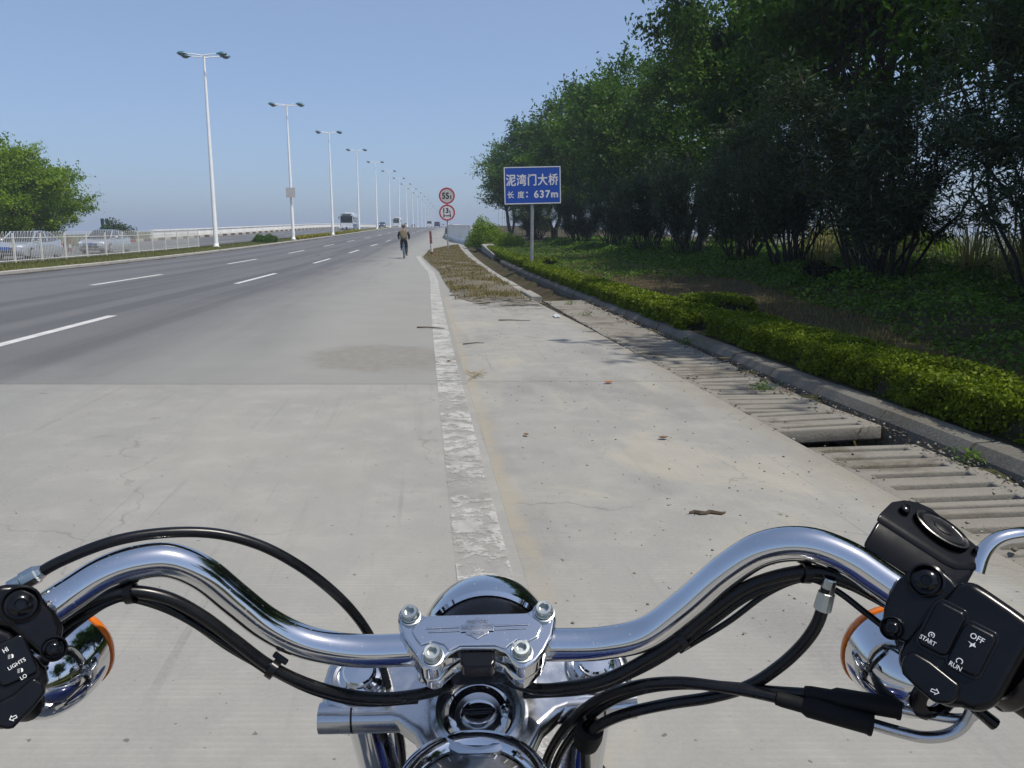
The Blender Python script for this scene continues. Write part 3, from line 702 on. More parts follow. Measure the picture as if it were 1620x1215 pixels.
OLE = [(9.6, 12.6, 0, 1.2, 1.0, 'big grey-green oleander shrub nearest the camera at the right edge of the photo'),
       (9.2, 17.0, 1, 1.3, 1.05, 'grey-green oleander shrub with sky showing between its stems, second from the right'),
       (9.4, 21.6, 0, 1.1, .92, 'dark oleander shrub beside the arching dry reeds, third from the right'),
       (9.9, 26.5, 1, 1.1, .95, 'oleander shrub left of the arching dry reeds under the fig trees'),
       (10.0, 32.0, 0, 1.1, .9, 'oleander shrub under the fig trees right of the pale bare trunk'),
       (10.0, 38.5, 1, 1.15, .95, 'oleander shrub under the fig trees left of the pale bare trunk'),
       (10.2, 47.0, 0, 1.2, .85, 'oleander shrub in the middle distance under the fig row'),
       (10.0, 57.0, 1, 1.3, .85, 'oleander shrub under the fig trees just right of the blue sign post'),
       (13.4, 14.0, 1, 1.2, 1.05, 'tall oleander shrub behind the nearest one, at the right edge of the photo'),
       (9.0, 78.0, 0, 1.7, .8, 'far oleander shrub at the left foot of the fig row')]
for i, (o, y, k, sx, sz, lab) in enumerate(OLE):
    tree(*ole[k], 'oleander_shrub', lab, 'shrub', at(o, y, float(zver(o, y)) - .03), (sx, sx, sz), i * 2.3, 'oleander shrubs under the fig trees')
# pale bare trunk
tb = MB(); random.seed(4); limb(tb, at(13.0, 40, .3), at(13.15, 40.2, 3.4), .26, .17, 10, 6, .1); limb(tb, at(13.1, 40.1, 2.4), at(12.2, 40.4, 5.2), .12, .06, 8, 5, .1); limb(tb, at(13.1, 40.1, 2.8), at(14.0, 40.2, 5.6), .12, .06, 8, 5, .1)
pt = empty('pale_tree', at(13.0, 40, .35), 'tree with a short thick pale trunk among the dark oleander stems', 'tree')
put('trunk', tb, M_BARK_PALE, pt, smooth=True)
P = np.array([tuple(at(13.1, 40.2, 5.8))]) + RNG.normal(size=(2500, 3)) * np.array([1.3, 1.3, .8]); link('crown', leaf_mesh('pale_crown', P - np.array(pt.location), .16, .5, M_FIG), pt)

# tree and bush groups on the left, beyond the opposite carriageway
LT = [(-34.4, 66, .90, 1.02, 0, 'sunlit bright green fig tree at the left edge of the photo, behind the silver cars'), (-41.0, 61, .95, .98, 1, 'sunlit green fig tree half cut off by the left edge of the photo'), (-37.5, 75, .80, .85, 2, 'darker fig tree standing just behind the bright one on the left')]
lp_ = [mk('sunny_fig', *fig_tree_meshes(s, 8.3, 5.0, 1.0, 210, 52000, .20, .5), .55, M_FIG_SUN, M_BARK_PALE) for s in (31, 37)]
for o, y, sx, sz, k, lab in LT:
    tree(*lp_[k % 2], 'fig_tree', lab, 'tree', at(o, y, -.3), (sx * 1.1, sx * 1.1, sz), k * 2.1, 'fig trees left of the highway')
def bush(name, label, cat, loc, r, n, leaf, m, group=None, squash=.9, asp=.55):
    g = RNG.normal(size=(n, 3)); g /= np.linalg.norm(g, axis=1)[:, None]
    lob = 1 + .14 * np.sin(g[:, 0] * 5 + g[:, 2] * 4) + .10 * np.sin(g[:, 1] * 7 + 1)
    P = g * (RNG.random(n) ** .25 * r * lob)[:, None]; P[:, 2] = np.abs(P[:, 2]) * squash + np.where(RNG.random(n) < .25, 0, .0)
    e_ = empty(name, loc, label, cat, group); link('foliage', leaf_mesh(name, P, leaf, asp, m, N=g, up=.3), e_)
    st = MB()
    for i in range(7): limb(st, (random.uniform(-.1, .1) * r, random.uniform(-.1, .1) * r, -.1), (random.uniform(-.6, .6) * r, random.uniform(-.6, .6) * r, r * .7 * squash), .03, .01, 5, 4)
    put('stems', st, M_BARK, e_, local=True, smooth=True); return e_
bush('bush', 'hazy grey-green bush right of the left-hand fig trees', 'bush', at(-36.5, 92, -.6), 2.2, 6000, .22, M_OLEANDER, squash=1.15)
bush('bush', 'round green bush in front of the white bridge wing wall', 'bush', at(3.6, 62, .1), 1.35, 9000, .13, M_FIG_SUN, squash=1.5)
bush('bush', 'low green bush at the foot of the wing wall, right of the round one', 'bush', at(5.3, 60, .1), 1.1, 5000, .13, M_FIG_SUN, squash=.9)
bush('clipped_shrub', 'left one of two clipped round shrubs on the median', 'shrub', at(-15.9, 73.0, .15), .72, 9000, .07, M_COVER, 'clipped shrubs on the median', .95)
bush('clipped_shrub', 'right one of two clipped round shrubs on the median', 'shrub', at(-15.6, 75.5, .15), .70, 9000, .07, M_COVER, 'clipped shrubs on the median', .95)
bush('dark_bush', 'small dark purplish bush in the ground cover under the fig trees', 'bush', at(8.6, 18.2, .22), .55, 5000, .07, M_DARKBUSH)
for a, b, lab in ((86, 108, 'yellow-leaved low planting on the median between the second and third lamp posts'), (113, 140, 'yellow-leaved low planting on the median beyond the third lamp post')):
    n = 6000; y = RNG.uniform(a, b, n); o = RNG.uniform(-15.9, -14.98, n); P = np.stack([edge_x(y) + o, y, road_z(y) + .12 + RNG.random(n) ** .5 * .34], -1)
    tag(link('yellow_planting', leaf_mesh('yellow_planting', P, .16, .6, M_YELLOW)), lab, 'plants', 'yellow plantings on the median')

# clipped hedges
def hedge(name, label, o0, o1, y0, y1, zt, n, leaf, group, ypow=1.0, zb=.08):
    e_ = empty(name, at((o0 + o1) / 2, y0, zb), label, 'hedge', group); L0 = np.array(e_.location)
    w = o1 - o0
    lump = lambda y, o: .030 * np.sin(y * 3.7 + o * 5) + .022 * np.sin(y * 8.3 + 1 + o * 7) + .014 * np.sin(y * 17 + o * 21)
    y = y0 + (y1 - y0) * RNG.random(n) ** ypow; s = RNG.random(n); tot = w + 2 * (zt - zb); q = s * tot; h = zt - zb
    o = np.where(q < h, o0, np.where(q < h + w, o0 + q - h, o1)); z = np.where(q < h, zb + q, np.where(q < h + w, zt, zb + tot - q))
    nx = np.where(q < h, -1.0, np.where(q < h + w, 0, 1.0)); nz = np.where((q >= h) & (q < h + w), 1.0, .15)
    # rounded shoulders and ragged surface
    ex = np.abs(o - (o0 + o1) / 2) / (w / 2); z = z - np.where(nz > .5, .05 * ex ** 4, 0)
    d = -np.abs(RNG.normal(size=n)) * .035 + RNG.normal(size=n) * .010 + lump(y, o + z)
    end = np.minimum(y - y0, y1 - y); z = z - .10 * np.clip(1 - end / .14, 0, 1) ** 2
    d = d + np.where(RNG.random(n) < .04, RNG.random(n) * .05, 0)
    o = o + nx * d; z = np.maximum(z + np.where(nz > .5, d, 0), zb + .01)
    P = np.stack([edge_x(y) + o, y, road_z(y) + z], -1); N = np.stack([nx * .8, RNG.normal(size=n) * .2, nz], -1); N /= np.linalg.norm(N, axis=1)[:, None]
    # ends
    f = tag(link('foliage', leaf_mesh(name, P - L0, leaf, .62, M_HEDGE, N=N, up=.45), e_), kind='stuff')
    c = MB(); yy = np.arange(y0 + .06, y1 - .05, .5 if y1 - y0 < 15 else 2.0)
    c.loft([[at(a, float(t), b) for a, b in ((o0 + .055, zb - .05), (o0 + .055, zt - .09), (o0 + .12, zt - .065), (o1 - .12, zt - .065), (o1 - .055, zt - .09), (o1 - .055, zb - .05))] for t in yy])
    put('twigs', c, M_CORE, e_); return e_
GH = 'clipped hedge along the verge'
hedge('hedge', 'long clipped yellow-green hedge nearest the motorcycle, behind the drain covers', 3.46, 4.12, -3.0, 10.55, .365, 160000, .030, GH)
hedge('hedge', 'clipped hedge running on from the hedge corner towards the blue sign', 3.32, 3.98, 11.15, 30.8, .33, 90000, .046, GH, 1.35)
hedge('hedge', 'far clipped hedge running along the ditch beyond the blue sign', 3.4, 4.1, 31.2, 56, .38, 26000, .08, GH)
hedge('hedge', 'short stub of clipped hedge branching off to the right at the hedge corner', 4.04, 4.95, 12.55, 13.75, .40, 14000, .040, GH)
hedge('hedge', 'small clipped hedge block at the foot of the blue sign', 4.14, 4.75, 31.4, 32.5, .46, 4000, .06, GH)

# ground cover and weeds on the verge
def cover_front(y): return np.interp(y, [-10, 3, 6.6, 10.8, 20, 40, 70], [4.6, 4.5, 4.75, 5.9, 7.6, 8.2, 8.6])
n = 170000; y = np.where(np.arange(n) % 6 == 0, -10 + 12.5 * RNG.random(n), 2 + 68 * RNG.random(n) ** 1.9); fr = cover_front(y); o = fr + (17 - fr) * RNG.random(n) ** 1.15
hgt = .12 + .17 * (np.sin(o * 1.7 + y * .9) * .5 + .5) + .12 * (np.sin(o * 3.9 - y * 2.3) * .5 + .5) + .12 * (np.sin(y * 4.1 + o) * .5 + .5); hgt = hgt * np.clip((o - fr) / .7 + .15, .15, 1)
P = np.stack([edge_x(y) + o, y, road_z(y) + zver(o, y) + hgt * RNG.random(n) ** .55], -1)
sz = np.interp(y, [2, 10, 30, 70], [.055, .07, .12, .18])
tag(link('ground_cover', leaf_mesh('ground_cover', P, sz, .5, M_COVER, up=.6)), 'dense dark green leafy ground cover under the fig trees', 'ground cover', kind='stuff')
n = 26000; y = np.where(np.arange(n) % 8 == 0, -9 + 11 * RNG.random(n), 2 + 40 * RNG.random(n) ** 1.7); o = 4.25 + (cover_front(y) + .3 - 4.25) * RNG.random(n)
P = np.stack([edge_x(y) + o, y, road_z(y) + zver(o, y) - .01], -1)
tag(link('verge_weeds', blade_mesh('verge_weeds', P, .10, .010, M_DRYGRASS, 1.2)), 'sparse brown weeds on the bare strip behind the hedge', 'weeds', kind='stuff')
# low leafy weeds, paler, right by the far trees
n = 16000; y = RNG.uniform(22, 70, n); o = RNG.uniform(4.3, 8.5, n); P = np.stack([edge_x(y) + o, y, road_z(y) + zver(o, y) + RNG.random(n) * .2], -1)
tag(link('verge_herbs', leaf_mesh('verge_herbs', P, .10, .4, M_COVER, up=.5)), 'low green herbs on the verge beyond the hedge stub', 'weeds', kind='stuff')
# reeds behind the shrubs
def reeds(loc, label, n=150, h=2.0, spread=.5):
    e_ = MB(); vs, fs = [], []; rn = []
    for i in range(n):
        a = random.uniform(0, 6.28); q = random.random() * spread; b = Vector((math.cos(a) * q, math.sin(a) * q, 0)); d = Vector((math.cos(a + random.uniform(-.9, .9)), math.sin(a + random.uniform(-.9, .9)), 0)); L = h * random.uniform(.45, 1.1); bend = random.uniform(.15, 1.0); w = random.uniform(.008, .018); s = Vector((-d.y, d.x, 0)); k0 = len(vs)
        for j in range(7):
            t = j / 6; p = b + d * (L * bend * t * t) + Vector((0, 0, L * (t - .62 * bend * t ** 2.6))); ww = w * (1 - t) ** .6 + .001
            vs += [tuple(p - s * ww), tuple(p + s * ww)]
        fs += [(k0 + 2 * j, k0 + 2 * j + 1, k0 + 2 * j + 3, k0 + 2 * j + 2) for j in range(6)]; rn += [random.random()] * 6
    me = np_mesh('reeds', np.array(vs), np.array(fs), None, np.array(rn)); me.materials.append(M_REED)
    return tag(link('reed_clump', me, None, loc), label, 'reeds', 'dry reed clumps under the trees')
reeds(at(10.6, 22.6, .3), 'arching clump of pale dry reeds below the dark shrubs, left of centre of the thicket', 120, 1.7)
reeds(at(11.5, 16.0, .3), 'clump of pale dry reeds at the right edge of the photo', 150, 2.2)
reeds(at(12.8, 19.5, .35), 'tall dry reed clump behind the second oleander from the right', 170, 2.4, .9)
reeds(at(13.5, 24.0, .35), 'dry reed clump deep behind the arching one', 200, 2.6, 1.3)
reeds(at(15.0, 31.0, .35), 'far dry reed clump seen between the thicket stems', 220, 2.8, 2.0)
# back hedge row of wild growth closing the verge, seen through the stems
for i, (o, y, r_) in enumerate(((17.5, 22, 1.5), (17.0, 29, 1.6), (18.0, 37, 1.7), (17.5, 47, 1.9), (17.0, 14, 1.6))):
    bush('wild_bush', ['wild green bush glimpsed behind the second and third oleanders', 'wild green bush glimpsed behind the arching reeds', 'wild green bush glimpsed right of the pale trunk', 'wild green bush glimpsed left of the pale trunk', 'wild green bush behind the reeds at the right edge'][i], 'bush', at(o, y, .2), r_, 5000, .16, M_FIG_SUN, 'wild bushes behind the thicket', .9, .4)

# ================================================================== MOTORCYCLE
CP, SP = math.cos(PIT), math.sin(PIT)
def P3(px, py, d):
    """measured point: photo direction plus distance along the optical axis (metres)"""
    if d < .60: d = .60 - (.60 - d) * .45                 # the bars sweep back only a little
    v = (py - 607.5) / FOC * d
    return Vector(((px - 810) / FOC * d, d * CP - v * SP, CAM_H - d * SP - v * CP))
EYE = Vector((0, 0, CAM_H))
def onplane(px, py, o, n):
    r = P3(px, py, 1.0) - EYE; t = (o - EYE).dot(n) / r.dot(n); return EYE + r * t
def spline(pts, k=8):
    pts = [Vector(p) for p in pts]; q = [pts[0] * 2 - pts[1]] + pts + [pts[-1] * 2 - pts[-2]]; out = []
    for i in range(1, len(q) - 2):
        a, b, c, d = q[i - 1:i + 3]
        for j in range(k):
            t = j / k; out.append(.5 * ((2 * b) + (c - a) * t + (2 * a - 5 * b + 4 * c - d) * t * t + (3 * b - a - 3 * c + d) * t ** 3))
    out.append(pts[-1]); return out

bike = empty('motorcycle', (-.03, .75, 0), 'chrome and blue cruiser motorcycle seen from the saddle over its handlebar', 'motorcycle')
BR = Vector((.9990, .0414, .028)).normalized()                 # to the bike's right
BF0 = Vector((-.0414, .999, 0)); BU = BR.cross(BF0).normalized(); BF = BU.cross(BR).normalized()
RK = R(30); FU = (BF * math.cos(RK) + BU * math.sin(RK)); FN = (BU * math.cos(RK) - BF * math.sin(RK))   # in-plane forward, steering axis
C0 = P3(757, 1020, .60); Y0 = P3(757, 1134, .658)
def cl(r, u, n): return C0 + BR * r + FU * u + FN * n
def yk(r, u, n): return Y0 + BR * r + FU * u + FN * n

# handlebar
bar = [(-150, 1110, .375), (-40, 1040, .40), (60, 975, .43), (110, 942, .45), (165, 908, .468), (218, 890, .485), (270, 887, .503), (322, 908, .522), (372, 948, .545), (424, 988, .566), (484, 1016, .583), (560, 1029, .595), (640, 1028, .60), (757, 1022, .602), (870, 1020, .60), (950, 1018, .592), (1022, 1002, .578), (1085, 958, .556), (1148, 904, .53), (1208, 868, .506), (1275, 861, .485), (1340, 883, .466), (1400, 922, .447), (1500, 990, .415), (1600, 1060, .388), (1760, 1170, .35)]
hb = put('handlebar', MB().tube(spline([P3(*p) for p in bar], 6), .0120, 32), M_CHROME, bike, smooth=True)

# clamp over the handlebar: outline read off on the tilted clamp plane
def zc(x, y): return (600 + x / 3.856, 900 + y / 3.856)
PLO = cl(0, 0, .021)
outl = [(112, 300), (125, 268), (160, 246), (205, 243), (243, 260), (275, 283), (320, 283), (820, 268), (905, 260), (938, 240), (962, 223), (1000, 216), (1045, 233), (1075, 268), (1079, 310), (1062, 400), (1012, 500), (962, 562), (900, 602), (855, 602), (812, 562), (770, 510), (705, 482), (490, 484), (430, 522), (393, 558), (350, 602), (302, 614), (262, 596), (200, 500), (150, 430), (120, 360)]
clamp = put('handlebar_clamp', MB().prism([onplane(*zc(x, y), PLO, FN) for x, y in outl], FN * -.0165), M_CHROME, bike, bevel=.0028, seg=4)
inner = [(285, 300), (300, 292), (905, 275), (985, 330), (1000, 350), (968, 420), (920, 447), (845, 440), (800, 470), (775, 495), (705, 472), (492, 474), (425, 510), (395, 470), (330, 448), (255, 475), (220, 430), (195, 385), (215, 350)]
put('raised_panel', MB().prism([onplane(*zc(x, y), PLO, FN) + FN * .0016 for x, y in inner], FN * -.006), M_CHROME, clamp, bevel=.0012, seg=3)
lower = [onplane(*zc(x, y), PLO, FN) - FN * .018 for x, y in outl]; cc = sum(lower, Vector()) / len(lower)
put('clamp_base', MB().prism([cc + (p - cc) * .96 for p in lower], FN * -.015), M_CHROME, clamp, bevel=.004, seg=3)
# dark tell-tale window in the front notch
tw = [onplane(*zc(x, y), PLO, FN) for x, y in ((500, 482), (700, 480), (710, 540), (690, 575), (510, 578), (490, 542))]
tt = put('telltale_lens', MB().prism([p - FN * .004 for p in tw], FN * -.014), M_BLACK, clamp, bevel=.002, seg=3)
# four socket-head bolts
for x, y in ((187, 290), (1003, 268), (325, 535), (868, 510)):
    o = onplane(*zc(x, y), PLO, FN) + FN * .0005
    b = put('clamp_bolt', MB().lathe(o, FN, [(.0066, 0), (.0066, .0012), (.0060, .0018), (.0060, .0060), (.0056, .0067), (.0036, .0067), (.0033, .0061), (.0033, .0024), (0, .0024)], 24), M_ZINC, bike, smooth=True, angle=25)
    put('washer', MB().lathe(o, FN, [(.0082, -.0004), (.0083, .0005), (.0074, .0008), (.0074, -.0004)], 24), M_ZINC, b, smooth=True, angle=25)
# emblem: shield with bar and two speed lines
E0 = onplane(*zc(598, 372), PLO, FN) + FN * .0017
ER = (onplane(*zc(698, 368), PLO, FN) - onplane(*zc(498, 376), PLO, FN)).normalized(); EU = FN.cross(ER).normalized()
sc_ = (onplane(*zc(698, 368), PLO, FN) - onplane(*zc(498, 376), PLO, FN)).length / 200
def em(x, y, h=0): return E0 + ER * (x * sc_) + EU * (y * sc_ * 1.16) + FN * h
em_o = put('emblem', MB().prism([em(x, y) for x, y in ((-72, 22), (-72, 42), (-62, 44), (-66, 52), (-30, 56), (0, 66), (30, 56), (66, 52), (62, 44), (72, 42), (72, 22), (64, 20), (64, -18), (72, -20), (66, -34), (40, -42), (0, -66), (-40, -42), (-66, -34), (-72, -20), (-64, -18), (-64, 20))], FN * .0007), M_ALU, clamp, bevel=.0003, seg=1)
put('emblem_bar', MB().prism([em(x, y, .0005) for x, y in ((-101, 22), (101, 22), (101, -20), (-101, -20))], FN * .0006), M_ALU, em_o, bevel=.0003, seg=1)
for x0, x1, y in ((-315, -105, 12), (-298, -105, -10), (105, 315, 12), (105, 298, -10)):
    put('emblem_stripe', MB().prism([em(x, yy, 0) for x, yy in ((x0, y + 4), (x1, y + 4), (x1, y - 4), (x0, y - 4))], FN * .0006), M_ALU, em_o, bevel=.0002, seg=1)
def text_mesh(s, size, offset=0.0, extrude=0.0, align='CENTER', spacing=1.0):
    cu = bpy.data.curves.new('text', 'FONT'); cu.body = s; cu.size = size; cu.align_x = align; cu.align_y = 'CENTER'; cu.offset = offset; cu.extrude = extrude; cu.space_character = spacing; cu.resolution_u = 3
    o = bpy.data.objects.new('text', cu); COL.objects.link(o); bpy.context.view_layer.update()
    dg = bpy.context.evaluated_depsgraph_get(); me = bpy.data.meshes.new_from_object(o.evaluated_get(dg)); bpy.data.objects.remove(o); return me
def text(s, o, x, y, size, m, parent, name='lettering', offset=0.0, extrude=0.0, fit=None, spacing=1.0, fith=None, bold=0.0):
    """flat lettering centred on o, reading along x with y up"""
    me = text_mesh(s, size, offset, extrude, spacing=spacing); x = Vector(x).normalized(); y = Vector(y); y = (y - x * y.dot(x)).normalized(); z = x.cross(y)
    co = np.array([tuple(v.co) for v in me.vertices]); lo, hi = co.min(0), co.max(0); co -= (lo + hi) / 2
    if fit: co[:, 0] *= fit / (hi[0] - lo[0])
    if fith: co[:, 1] *= fith / (hi[1] - lo[1])
    if bold:                                             # thicken the strokes: shifted copies, each a hair deeper
        n0 = len(co); fs = [tuple(p.vertices) for p in me.polygons]; vv, ff = [], []
        for q, (bx, by) in enumerate(((0, 0), (bold, 0), (-bold, 0), (0, bold), (0, -bold))):
            vv.append(co + np.array([bx * .8, by * .8, -.0004 * q])); ff += [tuple(i + q * n0 for i in f) for f in fs]
        co = np.concatenate(vv); me = bpy.data.meshes.new('text'); me.from_pydata([tuple(v) for v in co], [], ff)
    Mx = np.array([tuple(x), tuple(y), tuple(z)]); w = co @ Mx + np.array(tuple(Vector(o) - world_loc(parent)))
    me.vertices.foreach_set('co', w.astype(np.float32).ravel()); me.update(); me.materials.clear(); me.materials.append(m)
    ob = bpy.data.objects.new(name, me); COL.objects.link(ob); ob.parent = parent; return ob
M_EMTXT = chrome('emblem_lettering', (.25, .26, .28), .2)
text('HARLEY-DAVIDSON', em(0, 1, .0013), ER, EU, .004, M_EMTXT, em_o, fit=188 * sc_, fith=28 * sc_, offset=.00002)
text('MOTOR', em(0, 37, .0010), ER, EU, .004, M_EMTXT, em_o, fit=112 * sc_, fith=20 * sc_)
text('CYCLES', em(0, -34, .0010), ER, EU, .004, M_EMTXT, em_o, fit=84 * sc_, fith=17 * sc_)

# risers between yoke and clamp
for s in (-1, 1):
    m = MB(); NY = (Y0 - C0).dot(FN) + .003; m.loft([[cl(s * (.035 + a * w), b * h + u0, n) for a, b in ((-1, -1), (1, -1), (1, 1), (-1, 1))] for n, w, h, u0 in ((-.018, .0125, .015, -.004), (-.045, .0112, .0135, .010), (NY * .8, .0112, .0135, .024), (NY, .012, .015, .030))])
    put('riser', m, M_CHROME, bike, bevel=.0065, seg=4)

put('riser_gap_shade', MB().box(cl(0, .012, -.040), (.050, .024, .042), Matrix((BR, FU, FN)).transposed()), M_SATIN, bike, bevel=.006, seg=3)  # added black box that makes the shaded gap between the risers dark

# upper yoke
def zy(x, y): return (450 + x / 2.7, 880 + y / 2.7)
half = [(0, .060), (.030, .060), (.052, .058), (.075, .062), (.112, .066), (.128, .056), (.131, .034), (.128, .010), (.112, .004), (.086, .003), (.066, -.003), (.052, -.014), (.043, -.030), (.034, -.044), (.018, -.053), (0, -.055)]
poly = half + [(-x, y) for x, y in half[::-1][1:-1]]
yoke = put('upper_yoke', MB().prism([yk(x, y, .004) for x, y in poly], FN * -.024), M_ALU, bike, bevel=.0085, seg=5)
m = MB(); m.lathe(yk(0, 0, 0), FN, [(.040, -.018), (.0405, .006), (.038, .0125), (.034, .0145), (.0305, .0125), (.0290, .004), (.0290, -.018)], 48); put('stem_boss', m, M_ALU, yoke, smooth=True)
m = MB(); m.lathe(yk(0, 0, 0), FN, [(.0285, -.006), (.0282, .004), (.0272, .0062), (.0240, .0066), (.0190, .0040), (.0150, .0030), (0, .0030)], 48); sc0 = put('stem_cap', m, M_CHROME, yoke, smooth=True, angle=30)
m = MB(); m.loft([[yk(.0150 * math.cos(a) * k, .0112 * math.sin(a) * k, n) for a in np.linspace(0, 2 * math.pi, 33)[:-1]] for n, k in ((.002, 1.0), (.0070, .99), (.0086, .93), (.0092, .80), (.0088, .45), (.0086, .02))]); put('cap_boss', m, M_CHROME, sc0, smooth=True)
put('cap_slot', MB().tube([yk(-.0118, 0, .0088), yk(.0118, 0, .0088)], .0022, 10), M_SATIN, sc0, smooth=True)
put('cap_screw', MB().lathe(yk(.0218, .001, .0055), FN, [(.0042, -.003), (.0042, .004), (.003, .006), (0, .0065)], 16), M_CHROME, sc0, smooth=True)
for s in (-1, 1):
    fx = s * .098
    c = put('fork_cap', MB().lathe(yk(fx, .036, 0), FN, [(.0195, -.01), (.0195, .007), (.0180, .009), (.0172, .011), (.0140, .0125), (.0135, .017), (.0120, .0185), (0, .019)], 36), M_CHROME, bike, smooth=True, angle=30)
    put('cap_ring', MB().lathe(yk(fx, .036, 0), FN, [(.0240, .000), (.0240, .0060), (.0225, .0078), (.0205, .0065), (.0205, .0)], 36), M_ALU, c, smooth=True)
    # pinch clamp towards the rider
    pc = put('pinch_clamp', MB().tube([yk(s * .064, .008, -.0085), yk(s * .1305, .010, -.0085)], .0125, 24), M_ALU, yoke, smooth=True)
    put('clamp_slot', MB().tube([yk(s * .1025, .0092, -.0085), yk(s * .1042, .0092, -.0085)], .01262, 24), M_SATIN, pc)
    ax = lambda t, r=0.0: yk(fx + r, .036, -t)
    put('fork_tube', MB().tube([ax(.018), ax(.40)], .0205, 32), M_CHROME, bike, smooth=True)
    put('fork_slider', MB().tube([ax(.37), ax(.385), ax(.66), ax(.72)], [.024, .0275, .0275, .022], 28), M_ALU, bike, smooth=True)
put('stem', MB().tube([yk(0, 0, -.018), yk(0, 0, -.22)], .024, 24), M_SATIN, bike, smooth=True)
lowp = [(x * .98, y * .85) for x, y in poly]
put('lower_yoke', MB().prism([yk(x, y, -.20) for x, y in lowp], FN * -.028), M_ALU, bike, bevel=.007, seg=3)

# headlamp ahead of the yoke
HC = P3(770, 1026, .76)
hl = put('headlamp', MB().lathe(HC, -BF, [(.0565, -.03), (.0570, 0), (.056, .018), (.052, .036), (.041, .052), (.024, .064), (0, .068)], 48), M_BLACK, bike, smooth=True)
put('headlamp_rim', MB().lathe(HC, -BF, [(.0573, -.030), (.0615, -.027), (.0641, -.012), (.0639, .0), (.0615, .007), (.0577, .0092), (.0573, .003)], 64), M_CHROME, hl, smooth=True)
put('headlamp_lens', MB().lathe(HC, BF, [(.0570, .026), (.053, .033), (.033, .039), (0, .042)], 40), M_GLASS_CLEAR, hl, smooth=True)
put('lamp_bracket', MB().tube([HC - BF * .03 + BU * -.02, yk(0, .03, -.05), yk(0, .02, -.09)], .013, 14), M_ALU, hl, smooth=True)

# speedometer on the tank console
SO = P3(747, 1250, .572); SN = (BU * math.cos(R(6)) - BF * math.sin(R(6)))
sp = put('speedometer', MB().lathe(SO, SN, [(.050, -.05), (.0575, -.018), (.0592, -.006), (.0588, .0018), (.0560, .0062), (.0520, .0068), (.0470, .0044), (.0440, -.002)], 72), M_CHROME, bike, smooth=True)
put('dial', MB().lathe(SO, SN, [(.0442, -.0045), (.030, -.0042), (0, -.0040)], 48), M_GREY_DIAL, sp, smooth=True)
put('dial_glass', MB().lathe(SO, SN, [(.0446, -.0005), (.032, .0012), (0, .0018), (0, .0006), (.032, .0000), (.0446, -.0018)], 48), M_GLASS_CLEAR, sp, smooth=True)
SU = SN.cross(BR)
for k in range(21):
    a = R(225 - 270 * k / 20); d = BR * math.cos(a) + SU * -1 * -math.sin(a); q = SN.cross(d)
    put('dial_mark', MB().prism([SO + d * r_ + q * w + SN * -.0036 for r_, w in ((.037, -.0005), (.0415, -.0005), (.0415, .0005), (.037, .0005))], SN * .0004), M_WHITE_PRINT, sp)
put('needle', MB().prism([SO + SU * a + BR * b + SN * -.0024 for a, b in ((.008, .0012), (-.030, .0004), (-.030, -.0004), (.008, -.0012))], SN * .0005), M_SIGNRED, sp)
# tank, seat, frame, front wheel and mudguard: below the frame of the photo, but there
tk_ = []
for t, w, zt, zb in ((0.02, .035, .935, .84), (-.02, .095, .955, .76), (-.10, .145, .965, .72), (-.22, .165, .960, .71), (-.34, .150, .935, .72), (-.46, .100, .895, .74), (-.54, .045, .865, .77)):
    c = Vector((-.023, 0, 0)) + BF * (SO.y + .045 + t); c.z = 0; ring = []
    for k in range(20):
        a = 2 * math.pi * k / 20; z = (zt + zb) / 2 + (zt - zb) / 2 * math.sin(a); ring.append(c + BR * (w * math.copysign(abs(math.cos(a)) ** .75, math.cos(a))) + Vector((0, 0, z)))
    tk_.append(ring)
put('fuel_tank', MB().loft(tk_), M_BLUE, bike, smooth=True, subsurf=1)
cs = MB(); cs.loft([[SO + BF * f + BR * r_ + BU * z for r_, z in ((-w, -.06), (-w, -.012), (-w * .7, -.004), (w * .7, -.004), (w, -.012), (w, -.06))] for f, w in ((.05, .03), (.0, .058), (-.10, .05), (-.26, .03), (-.34, .02))]); put('tank_console', cs, M_CHROME, bike, bevel=.006, seg=3)
st_ = MB(); st_.loft([[Vector((-.023, 0, z0)) + BF * y + BR * (w * math.cos(a)) + Vector((0, 0, .05 * math.sin(a))) for a in np.linspace(0, 2 * math.pi, 13)[:-1]] for y, w, z0 in ((-.02, .06, .80), (-.15, .13, .755), (-.32, .16, .745), (-.46, .13, .79), (-.60, .10, .84))]); put('seat', st_, M_SATIN, bike, smooth=True, subsurf=1)
AX = yk(0, .012, -.70); AX.z = .325
put('front_tyre', MB().lathe(AX, BR, [(.262, -.045), (.30, -.052), (.320, -.036), (.325, 0), (.320, .036), (.30, .052), (.262, .045), (.255, 0)], 56, True), M_RUBBER, bike, smooth=True)
rim = put('front_rim', MB().lathe(AX, BR, [(.263, -.04), (.245, -.035), (.238, 0), (.245, .035), (.263, .04), (.256, 0)], 48, True), M_CHROME, bike, smooth=True)
for k in range(18):
    a = 2 * math.pi * k / 18; d = BF * math.cos(a) + BU * math.sin(a); s = -1 if k % 2 else 1
    put('spoke', MB().tube([AX + d * .03 + BR * (.03 * s), AX + d * .24], .0022, 6), M_CHROME, rim)
put('hub', MB().tube([AX - BR * .075, AX + BR * .075], .035, 20), M_ALU, rim, smooth=True)
fn_ = []
for a in np.linspace(R(20), R(165), 18):
    d = BF * math.cos(a) + BU * math.sin(a); fn_.append([AX + d * (.345 + z) + BR * x for x, z in ((-.075, -.03), (-.07, .002), (-.045, .016), (0, .022), (.045, .016), (.07, .002), (.075, -.03), (.06, -.005), (0, .012), (-.06, -.005))])
put('front_mudguard', MB().loft(fn_), M_BLUE, bike, smooth=True)
fr = MB()
